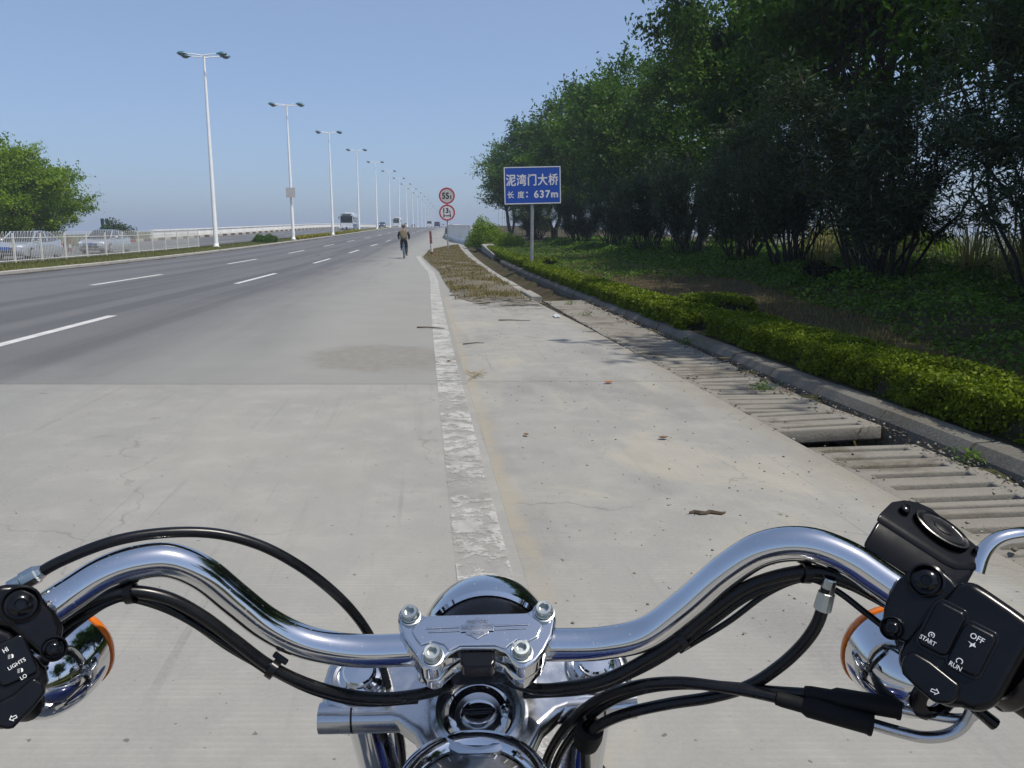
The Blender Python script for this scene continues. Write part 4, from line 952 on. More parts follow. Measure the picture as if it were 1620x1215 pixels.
for s in (-1, 1): fr.tube(spline([yk(s * .02, 0, -.18), Vector((-.023 + s * .12, .42, .50)), Vector((-.02 + s * .13, .30, .30)), Vector((-.01 + s * .13, -.30, .32)), Vector((s * .12, -.55, .45))], 6), .016, 12)
put('frame', fr, M_SATIN, bike, smooth=True)
en = MB()
for f, tilt in ((.30, .25), (.02, -.25)):
    for k in range(9):
        c = Vector((-.03, f + math.sin(tilt) * (.42 + .028 * k), .40 + .028 * k)); en.lathe(c, Vector((0, math.sin(tilt), math.cos(tilt))), [(.02, 0), (.105 if k < 8 else .08, 0), (.105 if k < 8 else .08, .014), (.02, .014)], 24)
put('engine', en, M_ALU, bike); put('crankcase', MB().box((-.03, .16, .30), (.30, .42, .22)), M_ALU, bike, bevel=.05, seg=4)
RX = Vector((.0, -.62, .325))
put('rear_tyre', MB().lathe(RX, BR, [(.20, -.06), (.29, -.07), (.318, -.045), (.325, 0), (.318, .045), (.29, .07), (.20, .06)], 48), M_RUBBER, bike, smooth=True)
put('rear_rim', MB().lathe(RX, BR, [(.20, -.055), (.06, -.04), (.03, -.06), (.03, .06), (.06, .04), (.20, .055)], 40), M_CHROME, bike, smooth=True)
rf = []
for a in np.linspace(R(10), R(170), 18):
    d = BF * math.cos(a) + BU * math.sin(a); rf.append([RX + d * (.35 + z) + BR * x for x, z in ((-.095, -.04), (-.09, .002), (-.05, .02), (0, .026), (.05, .02), (.09, .002), (.095, -.04), (.08, -.005), (0, .014), (-.08, -.005))])
put('rear_mudguard', MB().loft(rf), M_BLUE, bike, smooth=True)
put('side_stand', MB().tube([Vector((-.15, .20, .28)), Vector((-.30, .34, .012))], .011, 10), M_CHROME, bike, smooth=True)

# cables and hoses
def cable(name, pts, r, m=None, k=8, n=14): return put(name, MB().tube(spline([P3(*p) for p in pts], k), r, n), m or M_CABLE, bike, smooth=True)
cc_ = cable('clutch_cable', [(48, 915, .438), (100, 886, .452), (180, 856, .475), (260, 843, .505), (340, 844, .535), (410, 862, .56), (470, 893, .585), (520, 930, .605), (560, 970, .622), (588, 1012, .64), (608, 1062, .665), (622, 1120, .69), (636, 1190, .71), (640, 1270, .73)], .0038)
put('cable_ferrule', MB().lathe(P3(14, 932, .430), P3(62, 906, .440) - P3(14, 932, .430), [(.0032, 0), (.0052, .001), (.0052, .0085), (.0062, .0095), (.0062, .0185), (.0052, .0195), (.0046, .022), (.0036, .0225)], 8), M_ZINC, cc_)
cable('wiring_harness', [(70, 1000, .445), (105, 972, .452), (150, 948, .462), (205, 936, .478), (265, 946, .497), (320, 975, .517), (370, 1012, .536), (430, 1056, .562), (500, 1087, .588), (575, 1103, .612), (640, 1102, .625), (700, 1088, .64), (730, 1060, .66)], .0045)
cable('wiring_harness', [(78, 1012, .45), (112, 985, .458), (160, 958, .468), (205, 944, .484), (255, 957, .503), (310, 988, .523), (365, 1026, .545), (430, 1062, .568), (500, 1095, .596), (575, 1112, .62), (660, 1108, .64)], .0028)
cable('wiring_harness', [(90, 1015, .462), (125, 985, .468), (170, 955, .474), (205, 948, .49), (270, 968, .508), (340, 1008, .53), (430, 1068, .57)], .0022)
cable('wiring_harness', [(800, 1075, .655), (850, 1090, .635), (905, 1086, .615), (960, 1074, .598), (1010, 1050, .583), (1062, 1018, .566), (1125, 968, .54), (1190, 925, .514), (1275, 904, .492), (1340, 917, .474), (1400, 948, .455), (1440, 975, .44)], .0046)
cable('wiring_harness', [(830, 1100, .65), (930, 1092, .618), (1000, 1066, .594), (1062, 1032, .574), (1125, 985, .548), (1190, 940, .52), (1275, 912, .498), (1340, 925, .48), (1410, 960, .46)], .0030)
cable('wiring_harness', [(1075, 1030, .575), (1150, 985, .545), (1215, 938, .518), (1275, 916, .50), (1322, 934, .487), (1370, 970, .473), (1415, 1005, .455)], .0022)
for (x, y, d, a) in ((207, 938, .478, -.15), (432, 1058, .562, .6), (1275, 906, .492, .05), (1078, 1012, .562, -.6)):
    q = P3(x, y, d); px_ = Vector((math.cos(a), 0, 0)) + Vector((0, -SP, -CP)) * math.sin(a); tg = px_.normalized()
    t_ = put('cable_tie', MB().lathe(q - tg * .003, tg, [(.0055, 0), (.0074, .0004), (.0074, .0056), (.0055, .006)], 14, True), M_SATIN, bike, smooth=True)
    up = (EYE - q).normalized().cross(tg).normalized(); up = up if up.z > 0 else -up
    put('tie_head', MB().box(q + up * .0085, (.012, .007, .0045), Matrix((tg, (EYE - q).normalized(), up)).transposed()), M_SATIN, t_, bevel=.001)
bh = cable('brake_hose', [(1309, 930, .468), (1302, 960, .474), (1291, 990, .484), (1268, 1022, .50), (1232, 1055, .523), (1185, 1085, .548), (1125, 1103, .572), (1060, 1113, .594), (1000, 1126, .612), (958, 1142, .628), (934, 1160, .64), (926, 1180, .655), (928, 1240, .69)], .0043)
put('hose_ferrule', MB().lathe(P3(1314, 915, .466), P3(1297, 978, .478) - P3(1314, 915, .466), [(.0040, 0), (.0047, .001), (.0047, .010), (.0056, .0105), (.0060, .0225), (.0045, .0235)], 10), M_ZINC, bh)
put('hose_collar', MB().lathe(P3(934, 1150, .64), P3(926, 1182, .655) - P3(934, 1150, .64), [(.0065, 0), (.011, .001), (.0115, .012), (.010, .022), (.005, .023)], 20), M_RUBBER, bh, smooth=True)
t1 = cable('throttle_cable', [(855, 1250, .70), (866, 1200, .685), (888, 1160, .665), (920, 1125, .645), (960, 1100, .622), (1010, 1084, .597), (1070, 1079, .572), (1130, 1085, .55), (1190, 1095, .53), (1240, 1106, .515)], .0040)
t2 = cable('throttle_cable', [(868, 1260, .70), (880, 1208, .688), (902, 1168, .668), (935, 1132, .648), (975, 1106, .624), (1020, 1090, .60), (1080, 1083, .576), (1150, 1086, .552), (1220, 1093, .53), (1280, 1097, .513)], .0036)
def boot(par, a, b, w0, w1):
    A, B = P3(*a), P3(*b); L = (B - A).length; put('cable_boot', MB().lathe(A, B - A, [(.003, -.001), (w0 * .9, 0), (w0, .004), (w0, L * .28), (w1, L * .34), (w1, L * .96), (w1 * 1.08, L * .97), (w1 * 1.08, L), (.003, L)], 24), M_RUBBER, par, smooth=True)
boot(t1, (1228, 1104, .517), (1380, 1146, .475), .0052, .0072); boot(t2, (1273, 1096, .515), (1424, 1121, .478), .0052, .0070)
put('cable_guide', MB().tube(spline([P3(*p) for p in ((1372, 1143, .477), (1420, 1157, .465), (1462, 1166, .455), (1500, 1162, .448), (1525, 1146, .442), (1540, 1118, .435))], 6), .0039, 14), M_ALU, t1, smooth=True)
put('cable_guide', MB().tube(spline([P3(*p) for p in ((1418, 1120, .479), (1470, 1131, .466), (1515, 1137, .455), (1540, 1132, .448), (1548, 1112, .44))], 6), .0034, 14), M_ALU, t2, smooth=True)

# right-hand switch housing and controls
def face_frame(c, ax_a, ax_b):
    o = P3(*c); z = (EYE - o).normalized(); x = P3(*ax_b) - P3(*ax_a); x = (x - z * x.dot(z)).normalized(); return o, x, z.cross(x).normalized(), z
def zr(x, y): return (1300 + x / 2.893, 780 + y / 2.893)
SO_R, RX_, RY_, RZ_ = face_frame((1500, 1015, .354), (1420, 936, .354), (1620, 1076, .354))
def housing(o, z, pts, th, mat_, bev, name, par, dz=0.0, conv=None): 
    return put(name, MB().prism([onplane(*(conv(x, y) if conv else (x, y)), o + z * dz, z) for x, y in pts], z * -th), mat_, par, bevel=bev, seg=5)
body_r = [(372, 690), (352, 730), (345, 790), (390, 840), (470, 900), (560, 985), (640, 985), (690, 1012), (800, 990), (830, 940), (960, 700), (1010, 620), (880, 525), (770, 450), (685, 395), (615, 420), (520, 520), (430, 620)]
hr = housing(SO_R, RZ_, body_r, .055, M_SATIN, .010, 'switch_housing', bike, 0, zr)
housing(SO_R, RZ_, [(276, 590), (282, 530), (305, 465), (345, 398), (400, 352), (470, 335), (545, 340), (600, 392), (640, 440), (560, 560), (440, 690), (380, 690), (335, 660)], .050, M_SATIN, .011, 'lever_perch', hr, -.004, zr)
def screw(o, z, px, conv, par, r=.0075, dz=.004):
    q = onplane(*conv(*px), o + z * dz, z); s = put('screw_recess', MB().lathe(q, z, [(r, -.006), (r, .0), (r * .88, .0008), (r * .78, -.0004), (r * .72, -.003), (0, -.003)], 28), M_SATIN, par, smooth=True)
    put('screw_head', MB().lathe(q, z, [(r * .62, -.003), (r * .60, .0016), (r * .45, .0030), (r * .30, .0034), (r * .26, .0012), (0, .0012)], 20), M_BLACK, par, smooth=True)
screw(SO_R, RZ_, (478, 400), zr, hr, .0108, -.0032); screw(SO_R, RZ_, (322, 618), zr, hr, .0074, -.003)
def rrect(c, hw, hh, rot, rad, n=5):
    out = []
    for sx, sy, a0 in ((1, 1, 0), (-1, 1, 90), (-1, -1, 180), (1, -1, 270)):
        for k in range(n + 1):
            a = R(a0 + 90 * k / n); x = sx * (hw - rad) + rad * math.cos(a); y = sy * (hh - rad) + rad * math.sin(a)
            out.append((c[0] + x * math.cos(rot) - y * math.sin(rot), c[1] + x * math.sin(rot) + y * math.cos(rot)))
    return out
rr_ = R(27)
for c, hw, hh, dz in (((552, 622), 78, 112, .0026), ((688, 718), 84, 108, .0034)):
    housing(SO_R, RZ_, rrect(c, hw + 14, hh + 14, rr_, 44), .004, M_BLACK, .0008, 'switch_bezel', hr, .0006, zr)
    housing(SO_R, RZ_, rrect(c, hw, hh, rr_, 36), .008, M_SATIN, .0022, 'switch_button', hr, dz, zr)
housing(SO_R, RZ_, [(380, 740), (420, 722), (500, 770), (600, 850), (640, 880), (625, 940), (590, 970), (520, 965), (440, 900), (370, 830), (358, 790)], .012, M_SATIN, .004, 'indicator_button', hr, .005, zr)
def rtext(s, px, size, dz=.0040, conv=zr, fr=None, rot=27, par=None, h=None):
    o, x0, y0, z = fr or (SO_R, RX_, RY_, RZ_); q = onplane(*conv(*px), o + z * dz, z)
    A = onplane(*conv(0, 0), o + z * dz, z); X = onplane(*conv(100 * math.cos(R(rot)), 100 * math.sin(R(rot))), o + z * dz, z) - A; Y = A - onplane(*conv(-100 * math.sin(R(rot)), 100 * math.cos(R(rot))), o + z * dz, z)
    return text(s, q, X, Y, size, M_WHITE_PRINT, par or hr, fit=X.length / 100 * h[0] if h else None, fith=X.length / 100 * h[1] if h else None, offset=.00004)
rtext('START', (486, 674), .0055, .0031, h=(68, 20)); rtext('OFF', (712, 664), .0055, .0039, h=(56, 25)); rtext('RUN', (612, 792), .0055, .0039, h=(50, 20))
def ringmark(px, rpx, dz, conv, o, z, par, gap=60, rot=0):
    pts = []; q = onplane(*conv(*px), o + z * dz, z); rad = (onplane(*conv(px[0] + rpx, px[1]), o + z * dz, z) - q).length; x = (onplane(*conv(px[0] + 50, px[1]), o + z * dz, z) - q).normalized(); y = z.cross(x)
    arc = [q + (x * math.cos(R(a)) + y * math.sin(R(a))) * rad for a in np.linspace(rot + gap / 2, rot + 360 - gap / 2, 18)]
    return put('symbol', MB().tube(arc, .00030, 5), M_WHITE_PRINT, par)
def polymark(pts, dz, conv, o, z, par, th=.0002): return put('symbol', MB().prism([onplane(*conv(*p), o + z * dz, z) for p in pts], z * th), M_WHITE_PRINT, par)
ringmark((502, 650), 13, .0031, zr, SO_R, RZ_, hr, 70, 250); polymark([(505, 640), (498, 650), (503, 651), (499, 660), (508, 648), (503, 647)], .0031, zr, SO_R, RZ_, hr)
ringmark((630, 770), 14, .0039, zr, SO_R, RZ_, hr, 90, 250)
polymark([(668, 676), (690, 690), (704, 684), (700, 694), (706, 708), (690, 700), (674, 706), (682, 690)], .0039, zr, SO_R, RZ_, hr)
def arrow(c, s, rot, dz, conv, o, z, par):
    pts = [(1.0, 0), (.1, .75), (.1, .35), (-.9, .35), (-.9, -.35), (.1, -.35), (.1, -.75)]; ins = [(.72, 0), (.22, .42), (.22, .2), (-.75, .2), (-.75, -.2), (.22, -.2), (.22, -.42)]
    f = lambda p: onplane(*conv(c[0] + s * (p[0] * math.cos(rot) - p[1] * math.sin(rot)), c[1] + s * (p[0] * math.sin(rot) + p[1] * math.cos(rot))), o + z * dz, z)
    m = MB(); n = len(pts); m.add([f(p) for p in pts] + [f(p) for p in ins], [(k, (k + 1) % n, n + (k + 1) % n, n + k) for k in range(n)]); put('symbol', m, M_WHITE_PRINT, par)
arrow((518, 908), 22, R(22), .0056, zr, SO_R, RZ_, hr)
GA, GB = P3(1606, 1064, .387), P3(1840, 1226, .335)
gr = put('grip', MB().lathe(GA, GB - GA, [(.013, -.002), (.0235, -.001), (.0245, .004), (.0220, .008), (.0205, .012), (.0205, .10), (.024, .108), (.024, .118), (.0, .12)], 32), M_RUBBER, bike, smooth=True)
put('grip_collar', MB().lathe(P3(1596, 1056, .389), GB - GA, [(.016, -.002), (.0255, 0), (.0258, .009), (.0235, .012)], 32), M_BLACK, gr, smooth=True)
put('adjuster_screw', MB().tube([P3(1540, 1118, .415), P3(1574, 1146, .41)], [.0035, .0042], 10), M_SATIN, hr, smooth=True)

# brake reservoir
A = [(1394, 812, .468), (1412, 794, .492), (1432, 791, .498), (1452, 794, .499), (1474, 804, .495), (1515, 838, .472), (1552, 868, .45), (1557, 880, .442), (1548, 889, .436), (1518, 888, .434), (1500, 880, .437)]
top_ = [P3(*p) for p in A]; dn = P3(1366, 858, .452) - P3(1394, 812, .468)
M_RES = simple('reservoir_black', (.004, .004, .0045), .13, 0, .25, 60, spec=.22)
res = put('brake_reservoir', MB().prism([p + dn * .30 for p in top_], dn * .85), M_RES, bike, bevel=.003, seg=3)
ct = sum(top_, Vector()) / len(top_)
lid = put('reservoir_lid', MB().prism([ct + (p - ct) * 1.02 for p in top_], dn * .27), M_RES, res, bevel=.0035, seg=4)
LN = Vector((0, 0, 0))
for q in range(len(top_)): LN += (top_[q] - ct).cross(top_[(q + 1) % len(top_)] - ct)
LN = LN.normalized(); LN = LN if LN.dot(EYE - ct) > 0 else -LN
lx = (P3(1552, 868, .45) - P3(1432, 791, .498)).normalized(); lx = (lx - LN * lx.dot(LN)).normalized(); ly = LN.cross(lx)
L0 = ct + LN * .0022 + lx * .001
def oval(k, h): return [L0 + lx * (math.cos(a) * .0190 * k) + ly * (math.sin(a) * .0095 * k) + LN * h for a in np.linspace(0, 2 * math.pi, 29)[:-1]]
put('lid_ring', MB().loft([oval(1.0, -.001), oval(.98, .0010), oval(.88, .0012), oval(.82, .0006), oval(.70, .0005), oval(.34, .0007), oval(.30, .0014), oval(.10, .0016), oval(.01, .0016)]), M_SATIN, lid, smooth=True)
for s in (-1, 1): put('lid_screw', MB().lathe(L0 + lx * (s * .0250) + ly * (s * .003) + LN * -.0006, LN, [(.0036, 0), (.0036, .0014), (.0026, .0022), (0, .0022)], 16), M_BLACK, lid, smooth=True)
ms = put('mirror_stem', MB().tube(spline([P3(*p) for p in ((1545, 905, .44), (1552, 882, .442), (1562, 866, .444), (1580, 853, .446), (1610, 846, .449), (1660, 842, .455), (1730, 820, .46), (1790, 770, .465))], 6), .0048, 20), M_CHROME, bike, smooth=True)
mh = P3(1850, 720, .47); put('mirror_head', MB().sphere(mh, (.055, .012, .036), 24, 12, (BR, BF, BU)), M_CHROME, ms, smooth=True)
text('HD', P3(1617, 845.5, .4443), P3(1640, 846, .45) - P3(1610, 850, .449), BU, .006, M_SATIN, ms, 'etching')
put('brake_lever', MB().tube(spline([P3(1520, 960, .47), P3(1600, 1000, .46), P3(1700, 1060, .44), P3(1850, 1150, .42)], 6), [.007] * 19, 12, flat=.6), M_CHROME, bike, smooth=True)

# left-hand switch housing
def zl(x, y): return (x / 2.794, 780 + y / 2.794)
SO_L, LX_, LY_, LZ_ = face_frame((30, 1030, .360), (-20, 1060, .360), (100, 970, .360))
hl_ = housing(SO_L, LZ_, [(-330, 700), (-200, 560), (-60, 560), (60, 600), (130, 700), (205, 770), (218, 830), (205, 860), (190, 905), (45, 1048), (-10, 1048), (-300, 1048)], .045, M_SATIN, .009, 'switch_housing', bike, 0, zl)
housing(SO_L, LZ_, [(-110, 470), (0, 402), (95, 400), (165, 436), (245, 520), (282, 592), (272, 655), (262, 700), (215, 722), (180, 725), (110, 660), (40, 600), (-100, 560)], .040, M_SATIN, .010, 'lever_perch', hl_, .003, zl)
screw(SO_L, LZ_, (92, 492), zl, hl_, .0116, .0042); screw(SO_L, LZ_, (238, 688), zl, hl_, .0078, .0036)
housing(SO_L, LZ_, rrect((55, 740), 95, 95, R(-24), 30), .006, M_BLACK, .0018, 'switch_button', hl_, .0026, zl)
housing(SO_L, LZ_, [(150, 810), (195, 838), (205, 880), (150, 950), (60, 1040), (40, 1048), (0, 1040), (-80, 1040), (-80, 960), (60, 890)], .012, M_SATIN, .004, 'indicator_button', hl_, .005, zl)
frl = (SO_L, LX_, LY_, LZ_)
for s, p, w in (('HI', (24, 694), (22, 22)), ('LIGHTS', (74, 755), (80, 18)), ('LO', (104, 812), (28, 19))): rtext(s, p, .0055, .0030, zl, frl, -25, hl_, w)
for c in ((48, 722), (90, 784)):
    polymark([(c[0] + 1, c[1] - 10), (c[0] + 9, c[1] - 10), (c[0] + 13, c[1] - 2), (c[0] + 10, c[1] + 6), (c[0] + 3, c[1] + 8), (c[0] + 4, c[1])], .0030, zl, SO_L, LZ_, hl_, .0001)
    for k in range(4): polymark([(c[0] - 13, c[1] - 5 + 5 * k), (c[0] - 2, c[1] - 8 + 5 * k), (c[0] - 2, c[1] - 6.5 + 5 * k), (c[0] - 13, c[1] - 3.5 + 5 * k)], .0030, zl, SO_L, LZ_, hl_, .0001)
arrow((58, 994), 20, R(155), .0056, zl, SO_L, LZ_, hl_)
LA, LB = P3(-30, 1048, .402), P3(-230, 1170, .35)
put('grip', MB().lathe(LA + (LB - LA) * .35, LB - LA, [(.013, -.002), (.0205, -.001), (.0182, .010), (.0182, .11), (.021, .118), (0, .12)], 28), M_RUBBER, bike, smooth=True)
put('clutch_lever', MB().tube(spline([P3(-20, 960, .46), P3(-100, 1010, .45), P3(-300, 1120, .43)], 6), .007, 12, flat=.6), M_CHROME, bike, smooth=True)

# indicators hanging below the bar: chrome bowls with amber lenses facing ahead
for name_, c, dv, root in (('left', (86, 1048, .545), Vector((.16, 0, 0)), (40, 1010, .47)), ('right', (1422, 1046, .545), Vector((-.16, 0, 0)), (1460, 1015, .47))):
    o = P3(*c); ax = (BF + dv * .5 + Vector((0, 0, .10))).normalized()
    t_ = put('indicator', MB().lathe(o, -ax, [(.0335, -.014), (.0342, -.006), (.0338, .004), (.0315, .016), (.0265, .028), (.0190, .037), (.0095, .0425), (0, .044)], 48), M_CHROME, bike, smooth=True)
    put('amber_lens', MB().lathe(o, ax, [(.0336, .0142), (.0346, .0148), (.0346, .0172), (.032, .022), (.020, .028), (0, .030)], 40), M_AMBER, t_, smooth=True)
    put('stalk', MB().tube([o - ax * .01, P3(*root)], [.009, .0075], 16), M_CHROME, t_, smooth=True)
    k = put('lock_nut', MB().lathe(o - ax * .030 + BU * .012 * 0 + BR * 0, -ax, [(.014, .004), (.0165, .006), (.0165, .012), (.012, .015), (.008, .015)], 24), M_SATIN, t_, smooth=True)

# ================================================================== STREET FURNITURE
# lamp posts on the median
def lamp_post(label, loc, rz):
    t = empty('street_lamp', loc, label, 'street lamp', 'lamp posts on the median', rz); H = 13.3
    pole = put('pole', MB().tube([(0, 0, -.2), (0, 0, .3), (0, 0, 6), (0, 0, H)], [.17, .165, .13, .075], 20), M_POLE, t, local=True, smooth=True)
    put('base_plate', MB().lathe((0, 0, -.02), (0, 0, 1), [(.30, 0), (.30, .05), (.19, .07), (.18, .25), (.165, .27)], 20), M_POLE, pole, local=True, smooth=True)
    put('crosspiece', MB().tube([(0, -.42, H - .03), (0, .42, H - .03)], .04, 10), M_POLE, t, local=True, smooth=True)
    for sx in (-1, 1):
        for sy in (-1, 1):
            a = put('arm', MB().tube([(0, sy * .36, H - .02), (sx * .5, sy * .42, H + .05), (sx * 1.05, sy * .45, H + .08)], [.042, .036, .03], 10), M_POLE, t, local=True, smooth=True)
            h = put('lamp_head', MB().loft([[(sx * (1.0 + l), sy * .45 + w * math.cos(b), H + .08 + hh * max(0, math.sin(b)) + .01 * math.sin(b)) for b in np.linspace(0, 2 * math.pi, 15)[:-1]] for l, w, hh in ((0, .06, .06), (.12, .13, .11), (.32, .21, .16), (.52, .20, .15), (.66, .12, .10), (.72, .04, .04))]), M_LAMP_TOP, t, local=True, smooth=True)
            put('lens', MB().sphere((sx * 1.40, sy * .45, H + .07), (.26, .165, .13), 16, 8), M_LAMP_LENS, h, local=True, smooth=True)
    return t
LDIST = [60.5, 85.5, 112, 141, 171, 202, 234, 266, 299, 332, 366, 401, 437, 474, 512, 551]
ORD = ['nearest', 'second', 'third', 'fourth', 'fifth', 'sixth', 'seventh', 'eighth', 'ninth', 'tenth', 'eleventh', 'twelfth', 'thirteenth', 'fourteenth', 'fifteenth', 'farthest']
first = None
for i, d in enumerate(LDIST):
    lab = {0: 'nearest and tallest-looking white lamp post, at the end of the white fence', 1: 'white lamp post with a small notice board halfway up, second nearest', 15: 'farthest of the white lamp posts on the median'}.get(i, '%s white lamp post from the camera on the median' % ORD[i])
    if first is None: first = lamp_post(lab, at(-16.3, d, .16), R(4)); t = first
    else:
        t = copy_tree(first); t.location = at(-15.45, d, .16); t['label'] = lab
    if i: t.rotation_euler = (R((i * 53 % 7 - 3) * .1), R((i * 29 % 7 - 3) * .12), R(4 + (i * 37 % 5 - 2)))
nb = empty('notice_board', at(-15.45, 85.28, 4.35), 'small white notice board strapped to the second lamp post', 'sign')
put('board', MB().box(at(-15.45, 85.18, 4.9), (.95, .05, 1.0)), M_SIGNGREY, nb, bevel=.01)
for dz in (4.65, 5.15): put('strap', MB().lathe(at(-15.45, 85.5, dz), (0, 0, 1), [(.165, 0), (.175, 0), (.175, .05), (.165, .05)], 16), M_STEEL, nb)

# fence along the median
FEN0, FEN1 = 17.0, 59.0
fence = empty('median_fence', at(-16.95, FEN0, .2), 'long white steel fence of hoop-topped bars on the median', 'fence')
def fpos(y, dz=0): return at(-16.95, y, .2 + dz)
PIT_ = 2.3; ypost = np.arange(FEN0, FEN1 + .01, PIT_)
pm = hm = None
for y in ypost:
    if pm is None:
        o = put('post', MB().box((0, 0, .58), (.06, .06, 1.24)), M_FENCE, fence, local=True); pm = o.data
    else: o = link('post', pm, fence)
    o.location = fpos(float(y)) - Vector(fence.location)
for y in ypost[:-1]:
    for dz, nm in ((.10, 'bottom_rail'), (1.0, 'top_rail')):
        a, b = fpos(float(y) + .03, dz), fpos(float(y) + PIT_ - .03, dz); put(nm, MB().tube([a, b], .018, 6), M_FENCE, fence)
    nh = 8
    for k in range(nh):
        yy = float(y) + .03 + (PIT_ - .06) * (k + .5) / nh
        if hm is None:
            w = .066; pts = [(0, -w, .06), (0, -w, 1.16)] + [(0, -w * math.cos(a), 1.16 + .10 * math.sin(a)) for a in np.linspace(0, math.pi, 7)[1:-1]] + [(0, w, 1.16), (0, w, .06)]
            o = put('hoop_bar', MB().tube(pts, .0085, 6), M_FENCE, fence, local=True, smooth=True); hm = o.data
        else: o = link('hoop_bar', hm, fence)
        o.location = fpos(yy) - Vector(fence.location); o.rotation_euler = (0, 0, R(4.5 + random.uniform(-2, 2)))

# blue bridge sign
bs = empty('bridge_sign', at(4.0, 31.0, .1), 'blue rectangular bridge name sign with white lettering on a single grey post', 'sign')
S0 = at(4.0, 31.0); sx0 = (797 - 810) / FOC * 31.2; sx1 = (885.5 - 810) / FOC * 31.2
zz = lambda py: CAM_H + (370.5 - py) / FOC * 31.2 * 1.0
cx = (sx0 + sx1) / 2; cz = 3.17; SY = 31.0; SW, SH = 2.12, 1.36
rotm = Matrix.Rotation(R(3), 3, 'Z') @ Matrix.Rotation(R(-1.4), 3, 'Y')
sgx = rotm @ Vector((1, 0, 0)); sgy = rotm @ Vector((0, 0, 1)); sgn = rotm @ Vector((0, -1, 0)); SCN = Vector((cx, SY, cz))
panel = put('panel', MB().box(SCN, (SW, .03, SH), rotm), M_SIGNBLUE, bs)
for a, b, w, h in ((0, SH / 2 - .022, SW - .01, .034), (0, -SH / 2 + .022, SW - .01, .034)): put('border', MB().box(SCN + sgn * .0165 + sgy * b, (w, .006, h), rotm), M_SIGNWHITE, panel)
for a in (-SW / 2 + .022, SW / 2 - .022): put('border', MB().box(SCN + sgn * .0165 + sgx * a, (.034, .006, SH - .09), rotm), M_SIGNWHITE, panel)
for k, ch in enumerate('泥湾门大桥'):
    text(ch, SCN + sgn * .0185 + sgx * (-.80 + .395 * k) + sgy * .20, sgx, sgy, .42, M_SIGNWHITE, panel, bold=.012, fit=.35 if ch != '门' else .30, fith=.41)
for ch, x, w, h in (('长', -.82, .24, .25), ('度', -.44, .24, .25), (':', -.21, .06, .20)):
    text(ch, SCN + sgn * .0185 + sgx * x + sgy * -.33, sgx, sgy, .26, M_SIGNWHITE, panel, bold=.007, fit=w, fith=h)
text('637m', SCN + sgn * .0185 + sgx * .50 + sgy * -.325, sgx, sgy, .33, M_SIGNWHITE, panel, bold=.014, fit=.88, fith=.26, spacing=1.15)
pbx = (841 - 810) / FOC * 31.1
put('post', MB().tube([(pbx, SY + .07, 0), (pbx + .01, SY + .07, cz + .4)], .062, 16), M_STEEL, bs, smooth=True)
for dz in (-.35, .3): put('bracket', MB().box((pbx + .01, SY + .045, cz + dz), (1.7, .04, .06)), M_STEEL, bs)

# two round limit signs on one thin post
rs_y = 57.5; rx = (709.5 - 810) / FOC * 57.5
rsn = empty('limit_sign', (rx, rs_y, float(road_z(rs_y)) + .1), 'two round red-rimmed weight limit signs on one thin post', 'sign')
put('post', MB().tube([(rx + .02, rs_y + .06, float(road_z(rs_y)) - .1), (rx, rs_y + .06, 4.4)], .05, 12), M_STEEL, rsn, smooth=True)
def disc(zc_, face, txt):
    c = Vector((rx, rs_y, zc_)); d = put('disc', MB().lathe(c, (0, -1, 0), [(0, -.012), (.555, -.012), (.56, 0), (0, .0)], 40), face, rsn)
    put('red_rim', MB().lathe(c, (0, -1, 0), [(.455, .001), (.455, .006), (.552, .006), (.556, .001)], 40), M_SIGNRED, d); return c, d
zA = CAM_H + (370.5 - 312) / FOC * 57.3; zB = CAM_H + (370.5 - 337.5) / FOC * 57.3
X, Z = Vector((1, 0, 0)), Vector((0, 0, 1))
c, d = disc(zA, M_SIGNGREY, '55t')
text('55', c + Vector((-.09, -.006, .0)), X, Z, .5, M_PRINTBLACK, d, bold=.024, fit=.46, fith=.40); text('t', c + Vector((.27, -.006, -.09)), X, Z, .3, M_PRINTBLACK, d, bold=.014, fit=.11, fith=.24)
c, d = disc(zB, M_SIGNWHITE, '13t')
text('13', c + Vector((-.08, -.006, .14)), X, Z, .5, M_PRINTBLACK, d, bold=.022, fit=.34, fith=.32); text('t', c + Vector((.20, -.006, .06)), X, Z, .3, M_PRINTBLACK, d, bold=.012, fit=.09, fith=.19)
for s in (-1, 1): put('wheel_symbol', MB().box(c + Vector((s * .22, -.004, -.20)), (.075, .006, .24)), M_PRINTBLACK, d)
put('axle_symbol', MB().box(c + Vector((0, -.004, -.21)), (.36, .005, .045)), M_PRINTBLACK, d); put('axle_hub_symbol', MB().box(c + Vector((0, -.0055, -.21)), (.10, .006, .08)), M_SIGNRED, d)

# striped marker post on the island
mp_y = 47.0; mx = (685 - 810) / FOC * 47
mp = empty('marker_post', (mx, mp_y, float(road_z(mp_y)) + .08), 'faded red and white marker post on the dirt island behind the cyclist', 'post')
z0 = float(road_z(mp_y)) + .05
for k in range(6):
    put('band', MB().tube([(mx - .012 * k, mp_y, z0 + .225 * k), (mx - .012 * (k + 1), mp_y, z0 + .225 * (k + 1) - .004)], [.085 - .004 * k, .085 - .004 * (k + 1)], 14), M_WHITEPOST if k in (1, 2) else M_REDPOST, mp, smooth=True)
put('cap', MB().sphere((mx - .072, mp_y, z0 + 1.35), (.062, .062, .05), 12, 8), M_REDPOST, mp, smooth=True)
